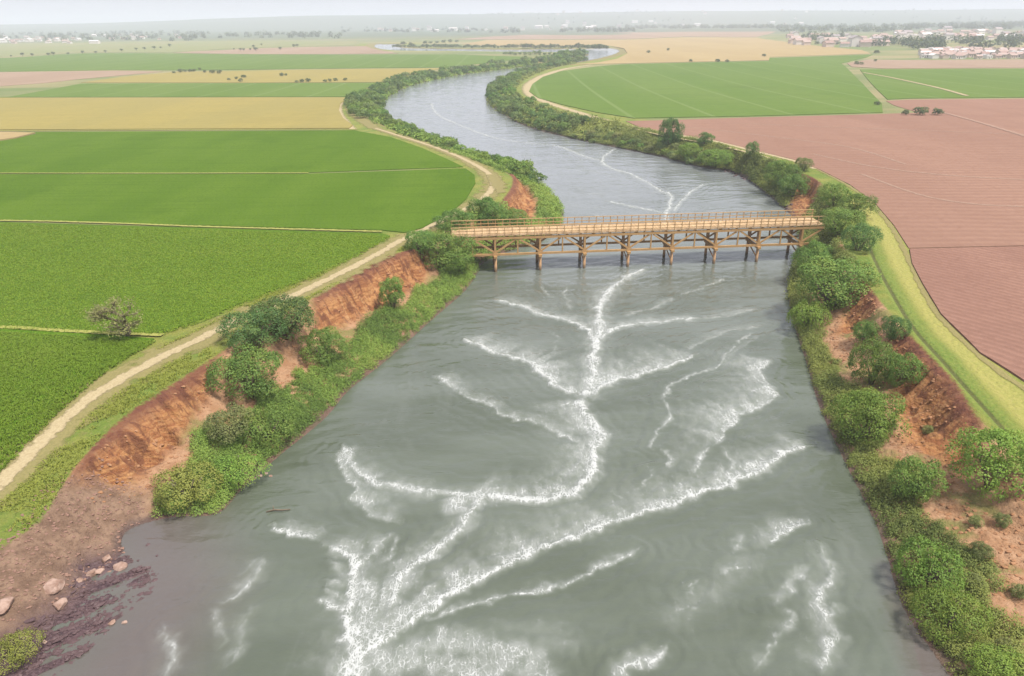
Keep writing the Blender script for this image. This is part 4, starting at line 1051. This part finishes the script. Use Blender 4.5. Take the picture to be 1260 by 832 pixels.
tufts('crop_leaves', 'leafy tops of the green crop in the near left strips', np.column_stack([c1, land(c1[:, 1]) + 0.12]), 0.08, 5, 0.032, (0.215, 0.345, 0.026, 1), 1.6, 6)
tufts('crop_leaves', 'leafy tops of the darker green crop in the nearest left strip', np.column_stack([c2, land(c2[:, 1]) + 0.12]), 0.09, 6, 0.034, (0.195, 0.325, 0.026, 1), 1.6, 7)

# --- the lone pale tree at the edge of the crop
def lone_tree():
    b = gnd(158, 413); root = empty('lone_tree', (b[0], b[1], 4.5))
    tag(root, 'lone sparse tree with pale grey twiggy crown at the edge of the green crop', 'tree')
    rr = random.Random(5); m = MB(); tips = []
    def grow(p, d, l, r, k):
        q = p + d * l * 0.5 + Vector((rr.uniform(-.05, .05), rr.uniform(-.05, .05), 0)) * l; e = p + d * l
        m.tube([p, q, e], [r, r * 0.85, r * 0.62], 5 if k > 1 else 8)
        if k >= 3: tips.append((q, d)); tips.append((e, d))
        if k == 5: return
        for _ in range(3 if k < 4 else 2):
            nd = (d + Vector((rr.gauss(0, .75), rr.gauss(0, .75), rr.uniform(-.25, .35)))).normalized()
            if nd.z < -0.1: nd.z *= -0.5
            grow(e if rr.random() < .7 else q, nd, l * rr.uniform(.62, .9), r * 0.6, k + 1)
    grow(Vector((0, 0, -.1)), Vector((0.05, 0, 1)), 0.8, 0.15, 0)
    m.build('trunk', m_bark, root, True)
    g = np.random.default_rng(4); P_ = np.array([t[0] for t in tips]).repeat(4, 0); P_ = P_ + g.normal(size=P_.shape) * 0.13
    V, F_ = leaf_quads(P_, unit(len(P_), g), 0.13, 0.05, g)
    me = np_mesh('crown', V, F_, [m_leaf], dict(v=np.repeat(g.uniform(0.4, 1, len(P_)), 4)), smooth=False)
    o = link(bpy.data.objects.new('crown', me), root); o.color = (0.27, 0.27, 0.125, 1)
    zt = max(t[0].z for t in tips); xr = max(max(abs(t[0].x), abs(t[0].y)) for t in tips)
    root.scale = (2.75 / xr, 2.75 / xr, 3.6 / zt)
lone_tree()

# --- trees and bushes out on the plain
def far_tree(px, py, hpx, label, group, color, bush=False):
    b = gnd(px, py); dist = b[1] * math.cos(R_(PITCH)) + 27 * math.sin(R_(PITCH)); h = hpx * dist / FOC
    r = h * random.uniform(0.42, 0.6) * (1.5 if bush else 1.0)
    if bush:
        o = link(bpy.data.objects.new('field_shrub', random.choice(FAR))); o.color = color
        o.location = (b[0], b[1], float(land(b[1]))); o.scale = (r, r, h / 1.4); o.rotation_euler = (0, 0, random.uniform(0, 6.28))
        return tag(o, label, 'bush', group)
    o = empty('field_tree', (b[0], b[1], float(land(b[1])) - 0.1), random.uniform(0, 6.28), (r, r, h / 2.1))
    tag(o, label, 'tree', group)
    c = link(bpy.data.objects.new('crown', random.choice(TREE)), o); c.color = color
    t = link(bpy.data.objects.new('trunk', TRUNK), o)
    return o
TRUNK = MB().tube([(0, 0, -0.05), (0.02, 0, 0.5), (0.05, 0.02, 1.2)], [0.11, 0.08, 0.05], 6).mesh('trunk', m_bark, True)
FT = (0.09, 0.125, 0.065, 1)
far_tree(1133, 142, 12, 'rounded dark bush in the ploughed field, middle and tallest of three', None, FT, True)
far_tree(1153, 142, 10, 'dark bush in the ploughed field, right of the rounded one', None, FT, True)
far_tree(1114, 142, 8, 'low flat bush in the ploughed field, left of the rounded one', None, FT, True)
far_tree(1079, 130, 6, 'single small bush at the notch of the big green field', None, FT, True)
def cluster(pts, label, group, bush=False, col=FT, hp=4.2):
    for x, y in pts: far_tree(x, y, hp * random.uniform(0.75, 1.3), label, group, col, bush)
cluster([(14, 70.5), (28, 69.5), (40, 69.5), (60, 68.8), (66, 68.6), (84, 67.5), (102, 66.4), (118, 66), (130, 65), (150, 63.8), (168, 62.6), (178, 62), (190, 61.2), (198, 60.5), (209, 58)], 'dark tree in the hedge row between the far left green field and pasture', 'far left hedge row trees')
cluster([(222, 89.5), (228, 89), (234, 88.7), (239, 88.6), (246, 86.4), (252, 89.6), (262, 90.6), (270, 91), (214, 90.5)], 'dark bush in the clump at the corner of the far yellow field', 'clump bushes by the yellow field', True)
cluster([(282, 99), (291, 97.8), (300, 96.2), (296, 101), (352, 93.5), (347, 94)], 'small bush standing in the middle of the far yellow field', 'bushes inside the yellow field', True, hp=4)
cluster([(365, 101.8), (372, 101.5), (379, 101), (400, 101.5), (406, 101), (413, 100), (425, 99.5)], 'small bush along the edge between yellow and green strips', 'bushes on the yellow field edge', True, hp=4)
cluster([(288, 62), (296, 63), (300, 62.8), (308, 62.4), (312, 59), (315, 62.8), (322, 56.5), (345, 61.8), (362, 58.5), (366, 58.3)], 'tiny dark tree on the pale soil far off on the left', 'tiny trees on pale soil')
cluster([(883, 77), (895, 77), (798, 65.5), (822, 62.5), (940, 70), (850, 76.4)], 'small dark bush standing at the wheat stubble on the right', 'bushes in the stubble', True, hp=4)
cluster([(1054, 80), (1060, 80), (1077, 76), (1005, 55), (1024, 55.5), (1031, 55), (1040, 57), (1063, 53), (1078, 66.5)], 'small dark bush on the pale plots before the right hand town', 'bushes before the town', True, hp=4.5)
cluster([(484 + 4.6 * i, 58.6 + 1.2 * random.random()) for i in range(34)], 'dark bush in the long row behind the far thin river reach', 'bushes behind the far reach', True, hp=4.5)
cluster([(496, 55.5), (505, 55), (523, 54.5), (530, 54), (538, 53.5), (546, 53.2), (554, 52.8), (562, 52.2)], 'dark bush in the second row beyond the far river loop', 'second row bushes', True, hp=4)
cluster([(644 + 4.8 * i, 59.3 + 1.2 * random.random()) for i in range(19)], 'dark bush on the far shore of the river bend', 'bushes on the far shore of the bend', True, hp=5.5)
cluster([(724 + 4.5 * i, 60.2 + random.random() * .8) for i in range(6)], 'dark bush crowding the head of the river bend', 'bushes at the head of the bend', True, hp=6)
cluster([(622 + 6 * i, 67.5 + random.random()) for i in range(13)], 'green bush on the tongue of land before the far thin river reach', 'bushes on the tongue of land', True, hp=5, col=GG)

# --- far woods, each read as one mass
def wood(name, label, areas, seed):
    g = np.random.default_rng(seed); C = []
    for (x0, x1, y0, y1, n) in areas:
        for _ in range(n):
            p = gnd(g.uniform(x0, x1), g.uniform(y0, y1)); C.append((p[0], p[1], zat(p[0], p[1])))
    C = np.array(C); n = len(C); R3 = g.uniform(4, 7, n)
    V, F_, A = clump_cloud(C + np.array([0, 0, 1.0]), R3, R3 * g.uniform(1.1, 1.7, n), 46, 3.2, g, g.uniform(0.2, 0.7, n))
    me = np_mesh(name, V, F_, [m_leaf], dict(v=A), smooth=False)
    o = link(bpy.data.objects.new(name, me)); o.color = (0.05, 0.075, 0.045, 1); return tag(o, label, 'woodland', kind='stuff')
wood('far_woods', 'dark blue green wood standing behind the right hand town', [(1118, 1290, 30, 36.5, 220), (1170, 1290, 28, 34, 90)], 31)
wood('far_woods', 'long dark belt of trees beyond the stubble field', [(955, 1120, 33, 40, 170), (842, 960, 32.5, 35.5, 120), (770, 850, 33, 36, 70), (690, 780, 37, 40, 60)], 32)
wood('far_woods', 'clumps of dark trees between the rows of the right hand town', [(1076, 1120, 53, 58, 16), (1116, 1170, 56, 61, 20), (1140, 1210, 52, 55, 14), (1225, 1262, 50, 53, 12), (985, 1040, 46, 51, 18), (1190, 1260, 57, 60, 8)], 33)
wood('far_woods', 'scattered dark trees among the far left town', [(0, 260, 41, 47, 110), (0, 240, 46, 51, 46), (240, 420, 42, 48, 60), (420, 640, 36, 41, 70), (560, 860, 28, 33, 90), (860, 1260, 21, 27, 90)], 34)

# ------------------------------------------------------------------ towns
def mat_flat(name, c1, c2, sc=0.8):
    k = NT(name); r = k.objrand()
    return k.base(k.mix(r, k.mix(k.noise(sc, 3), c1, c2), k.mix(0.35, c1, (0.62, 0.52, 0.46))), 0.85)
m_wall = mat_flat('limewash_wall', (0.66, 0.62, 0.58), (0.78, 0.75, 0.71))
m_wall2 = mat_flat('ochre_wall', (0.56, 0.44, 0.36), (0.62, 0.50, 0.42))
m_tile = mat_flat('clay_roof', (0.25, 0.16, 0.135), (0.33, 0.22, 0.19))
m_tin = mat_flat('pale_tin_roof', (0.62, 0.58, 0.57), (0.72, 0.69, 0.68))
m_slate = mat_flat('grey_roof', (0.22, 0.19, 0.20), (0.30, 0.26, 0.26))
m_dark = mat_flat('dark_opening', (0.05, 0.05, 0.06), (0.08, 0.08, 0.09))
def house_meshes(w, d, h, rise, wallm, roofm, flat=False):
    b = MB(); b.v = [Vector(p) for p in ((-w/2, -d/2, 0), (w/2, -d/2, 0), (w/2, d/2, 0), (-w/2, d/2, 0), (-w/2, -d/2, h), (w/2, -d/2, h), (w/2, d/2, h), (-w/2, d/2, h), (-w/2, 0, h + rise), (w/2, 0, h + rise))]
    b.f = [[0, 1, 5, 4], [2, 3, 7, 6], [1, 2, 6, 9, 5], [3, 0, 4, 8, 7]]
    wall = b.mesh('house', wallm)
    win = MB().box((0, 0, 0), (w * .14, .12, h * .36)).mesh('window', m_dark); door = MB().box((0, 0, 0), (w * .14, .12, h * .68)).mesh('door', m_dark)
    op = [('window', win, (-w * .3, -d / 2, h * .55)), ('window', win, (w * .3, -d / 2, h * .55)), ('door', door, (0, -d / 2, h * .36))]
    r = MB(); e = 0.35
    if flat: r.box((0, 0, h + 0.12), (w + .3, d + .3, 0.24)).box((0, 0, h + rise * .5 + .2), (w * .3, d * .3, rise))
    else:
        for s in (-1, 1):
            a, c = Vector((0, 0, h + rise + .10)), Vector((0, s * (d / 2 + e), h - rise * e / (d / 2) + .10))
            M = Matrix.Rotation(math.atan2(c.z - a.z, c.y - a.y), 3, 'X')
            r.box((a + c) / 2, (w + 2 * e, (c - a).length, 0.14), M)
    return wall, r.mesh('roof', roofm), op
HOUSES = [house_meshes(7.5, 6, 3.0, 1.5, m_wall, m_tile), house_meshes(9, 6, 3.2, 1.3, m_wall, m_tin), house_meshes(6.5, 5.5, 3.0, 1.4, m_wall2, m_tile), house_meshes(8, 7, 5.6, 1.6, m_wall, m_slate), house_meshes(7, 6.5, 3.4, 0.8, m_wall, m_tin, True), house_meshes(14, 8, 4, 1.4, m_wall, m_tin)]
def town(areas, label, group, seed, pick=None, sc=1.0):
    g = random.Random(seed); used_ = []
    for (x0, x1, y0, y1, n) in areas:
        k = 0; tries = 0
        while k < n and tries < n * 40:
            tries += 1
            px, py = g.uniform(x0, x1), g.uniform(y0, y1)
            p = gnd(px, py)
            if any((p[0] - q[0]) ** 2 + (p[1] - q[1]) ** 2 < (8.5 * sc) ** 2 for q in used_): continue
            used_.append(p); k += 1
            w_, r_, o_ = HOUSES[g.choice(pick or range(6))]
            h = link(bpy.data.objects.new('house', w_)); h.location = (p[0], p[1], zat(p[0], p[1]) - 0.1)
            h.rotation_euler = (0, 0, g.choice((0, 0, 0, math.pi / 2, 0.2, -0.25)) + g.uniform(-.1, .1)); s_ = g.uniform(0.75, 1.15) * sc; h.scale = (s_, s_, s_)
            tag(h, label, 'house', group)
            link(bpy.data.objects.new('roof', r_), h)
            if seed == 41:
                for nm, ms, lc in o_: link(bpy.data.objects.new(nm, ms), h).location = lc
town([(1134, 1275, 63, 72.5, 105)], 'small pale house in the closest dense row of the right hand town', 'houses in the closest row of the right town', 41, [0, 1, 2, 2, 0, 4], 0.80)
town([(1096, 1275, 40, 50, 62)], 'pale house in the upper rows of the right hand town below the wood', 'houses below the wood', 42, [0, 1, 2, 3, 2, 4], 1.3)
town([(970, 1100, 44, 58, 40)], 'small house in the loose settlement left of the right hand town', 'houses of the loose settlement', 43, [0, 2, 2, 3, 4], 1.35)
town([(0, 120, 47.5, 54, 26), (90, 225, 44, 50, 18)], 'low pale house or shed in the far left town', 'houses of the far left town', 44, [0, 1, 2, 3, 5], 1.1)
town([(465, 640, 36, 40, 14), (640, 780, 30, 38, 16), (770, 880, 25.5, 32, 16), (870, 1000, 24.5, 31, 10)], 'tiny pale house in the distant hazy town beyond the river', 'houses of the distant town', 45, None, 1.6)

# ------------------------------------------------------------------ stones and driftwood
m_stone = NT('pinkish_rock'); m_stone = m_stone.base(m_stone.mix(m_stone.rng(m_stone.noise(2.5, 5), .35, .65), (0.22, 0.135, 0.10), (0.36, 0.25, 0.20)), 0.85, m_stone.bump(m_stone.noise(5, 5), .6, .08))
m_stone2 = NT('wet_dark_rock'); m_stone2 = m_stone2.base(m_stone2.mix(m_stone2.noise(3, 5), (0.060, 0.036, 0.038), (0.125, 0.080, 0.080)), 0.45, m_stone2.bump(m_stone2.noise(5, 5), .6, .08))
def rock(px, py, wpx, label, m=m_stone, flat=0.55, group=None, zb=0.0):
    b = hgt(px, py); dist = float(np.array([b[0], b[1], b[2] - CAM_H]) @ (CR @ np.array([0, 0, -1]))); r = wpx * dist / FOC / 2 * 0.85
    bm = bmesh.new(); bmesh.ops.create_icosphere(bm, subdivisions=3, radius=1.0)
    sd = random.randrange(1000); rr = random.Random(sd)
    cuts = [(Vector((rr.gauss(0, 1), rr.gauss(0, 1), rr.gauss(0, .7))).normalized(), rr.uniform(.55, .85)) for _ in range(9)]
    for v in bm.verts:
        for n_, dd in cuts:
            t = v.co.dot(n_)
            if t > dd: v.co -= n_ * (t - dd) * 0.9
        v.co *= 1 + 0.10 * (mathutils.noise.noise(v.co * 2.2 + Vector((sd, 0, 0))))
    me = bpy.data.meshes.new('rock'); bm.to_mesh(me); bm.free(); me.materials.append(m)
    o = link(bpy.data.objects.new('rock', me)); o.location = (b[0], b[1], b[2] + r * flat * 0.12); o.scale = (r * 1.15, r * 1.05, r * flat); o.rotation_euler = (0, 0, rr.uniform(0, 6.28))
    return tag(o, label, 'rock', group)
rock(66, 722, 30, 'flat pinkish boulder on the mud edge, upper of two close together')
rock(74, 744, 22, 'rounded pinkish boulder above the dark rock shelf, lower of two')
rock(4, 746, 30, 'pinkish boulder at the left edge of the mud slope')
rock(147, 698, 20, 'pale grey boulder at the tip of the mud by the water')
rock(131, 688, 16, 'brownish boulder just behind the pale one at the mud tip')
rock(112, 706, 17, 'brown boulder in the row along the mud edge')
rock(122, 704, 14, 'small boulder between the brown and the pale boulders')
rock(98, 715, 13, 'small rock in the row leading to the pale boulder')
rock(138, 766, 11, 'small pinkish stone on the outer edge of the dark shelf')
rock(153, 766, 8, 'smallest stone at the outer tip of the dark shelf')
rock(55, 790, 7, 'little stone lying on the middle of the dark shelf')
for x, y, w in ((182, 671, 7), (193, 684, 4), (206, 667, 5), (176, 700, 5), (188, 707, 6), (170, 690, 4), (200, 760, 4)): rock(x, y, w, 'dark stone breaking the shallow water by the mud tip', m_stone2, 0.5, 'dark stones in the shallows')
for x, y, w in ((313, 589, 6), (320, 586, 7), (327, 583, 6), (333, 586, 5)): rock(x, y, w, 'pale stone in the small heap at the left waterline', m_stone, 0.6, 'pale stones at the left waterline')
for i in range(16):
    t = i / 15; rock(890 + 38 * t + random.uniform(-2, 2), 209 + 14 * t + random.uniform(-2, 2.5), random.uniform(3.5, 6.5), 'grey brown stone of the rubble shore behind the bridge', m_stone2, 0.7, 'stones of the rubble shore')
for i in range(9): rock(968 + random.uniform(-6, 8), 256 + random.uniform(-8, 6), random.uniform(3.5, 6), 'stone at the foot of the right bank beside the bridge', m_stone2, 0.7, 'stones by the bridge')
def rubble():
    g = np.random.default_rng(61); c = poly_points([(-20, 770), (60, 720), (115, 693), (152, 686), (196, 702), (190, 720), (120, 790), (60, 835), (-20, 860)], 3600, 0.1, 62)
    c = c[terrain(c)[1]['bt'] < 0.45]
    c = c[fbm(c[:, 0] * .62 + c[:, 1] * .44, (c[:, 1] * .82 - c[:, 0] * .58) * 2.6, 191, 3) > 0.44]
    bm = bmesh.new(); bmesh.ops.create_icosphere(bm, subdivisions=1, radius=1.0); V0 = np.array([v.co[:] for v in bm.verts]); F0 = np.array([[v.index for v in f.verts] for f in bm.faces]); bm.free()
    z, _ = terrain(c); n = len(c); r = (0.025 + 0.15 * g.random(n) ** 2.2) * g.uniform(0.6, 1.2, n)
    V = V0[None] * (1 + 0.45 * g.normal(size=(n, len(V0), 1)) * 0.5) * np.stack([r * g.uniform(.8, 1.9, n), r, r * g.uniform(.4, .8, n)], 1)[:, None]
    a = g.normal(size=n) * 0.5 + 0.62; ca, sa = np.cos(a)[:, None], np.sin(a)[:, None]
    V = np.stack([V[:, :, 0] * ca - V[:, :, 1] * sa, V[:, :, 0] * sa + V[:, :, 1] * ca, V[:, :, 2]], 2) + np.column_stack([c, np.maximum(z, -0.05)])[:, None]
    F = (F0[None] + (np.arange(n) * len(V0))[:, None, None]).reshape(-1, 3)
    o = link(bpy.data.objects.new('rubble', np_mesh('rubble', V.reshape(-1, 3), F, [m_stone2], smooth=False))); tag(o, 'dark wet purple rubble covering the rock shelf at the lower left', 'rubble', kind='stuff')
    c = poly_points([(-20, 720), (60, 630), (130, 590), (180, 600), (165, 650), (130, 690), (60, 735), (-20, 780)], 700, 1.0, 63)
    z, _ = terrain(c); n = len(c); r = g.uniform(0.03, 0.11, n)
    V = V0[None] * (1 + 0.25 * g.normal(size=(n, len(V0), 1))) * np.stack([r * 1.3, r, r * .6], 1)[:, None] + np.column_stack([c, z])[:, None]
    F = (F0[None] + (np.arange(n) * len(V0))[:, None, None]).reshape(-1, 3)
    o = link(bpy.data.objects.new('soil_clods', np_mesh('soil_clods', V.reshape(-1, 3), F, [m_clod], smooth=False))); tag(o, 'crumbled brown clods scattered on the mud slope', 'clods', kind='stuff')
def cut_clods():
    bm = bmesh.new(); bmesh.ops.create_icosphere(bm, subdivisions=1, radius=1.0); V0 = np.array([v.co[:] for v in bm.verts]); F0 = np.array([[v.index for v in f.verts] for f in bm.faces]); bm.free()
    g = np.random.default_rng(71)
    c = np.vstack([poly_points([(90, 600), (150, 510), (290, 420), (385, 365), (505, 305), (530, 345), (420, 430), (300, 520), (140, 620)], 3000, 2.2, 72), poly_points([(1060, 345), (1130, 420), (1215, 505), (1330, 640), (1330, 900), (1220, 860), (1130, 620), (1060, 470), (1020, 400)], 4200, 2.2, 73)])
    z, a = terrain(c); ok = (a['bt'] > 0.33) & (a['bt'] < 0.9) & ((fbm(c[:, 0] / 2.5, c[:, 1] / 2.5, 201, 2) > 0.47) | (a['bt'] < 0.62)); c, z = c[ok], z[ok]; n = len(c)
    r = 0.035 + 0.12 * g.random(n) ** 3
    V = V0[None] * (1 + 0.22 * g.normal(size=(n, len(V0), 1))) * np.stack([r * 1.3, r, r * .75], 1)[:, None] + np.column_stack([c, z])[:, None]
    F = (F0[None] + (np.arange(n) * len(V0))[:, None, None]).reshape(-1, 3)
    m = NT('orange_clod'); m = m.base(m.mix(m.noise(1.2, 4), (0.20, 0.095, 0.045), (0.40, 0.22, 0.12)), 0.95)
    tag(link(bpy.data.objects.new('soil_clods', np_mesh('soil_clods', V.reshape(-1, 3), F, [m], smooth=False))), 'orange clods crumbled below the raw earth cuts', 'clods', kind='stuff')
cut_clods()
m_clod = NT('clod_soil'); m_clod = m_clod.base(m_clod.mix(m_clod.noise(3, 4), (0.14, 0.075, 0.055), (0.30, 0.185, 0.14)), 0.95)
rubble()
b = at(341, 629); mb = MB().tube([(-0.7, -.1, 0.02), (-.2, .02, .10), (.35, .0, .08), (.85, .16, .02)], [.05, .06, .05, .03], 6).tube([(-.2, .02, .1), (-.3, .2, .32)], [.035, .015], 5)
o = mb.build('driftwood', m_bark, None, True); o.location = (b[0], b[1], 0.0); tag(o, 'dark driftwood branch floating beside the left shore', 'driftwood')

# ------------------------------------------------------------------ haze
def make_haze():
    bm = bmesh.new(); bmesh.ops.create_cube(bm, size=1.0)
    me = bpy.data.meshes.new('haze'); bm.to_mesh(me); bm.free()
    o = link(bpy.data.objects.new('haze', me)); o.scale = (24000, 9600, 106); o.location = (0, 4600, 48)
    m = bpy.data.materials.new('pale_air'); m.use_nodes = True; t = m.node_tree
    t.nodes.remove(t.nodes['Principled BSDF'])
    v = t.nodes.new('ShaderNodeVolumePrincipled'); v.inputs['Color'].default_value = (0.85, 0.89, 0.98, 1); v.inputs['Density'].default_value = HAZE; v.inputs['Anisotropy'].default_value = 0.0
    t.links.new(v.outputs[0], t.nodes['Material Output'].inputs['Volume'])
    me.materials.append(m)
    tag(o, 'pale haze in the air over the whole plain', 'haze', kind='stuff')
HAZE = 0.00032
make_haze()
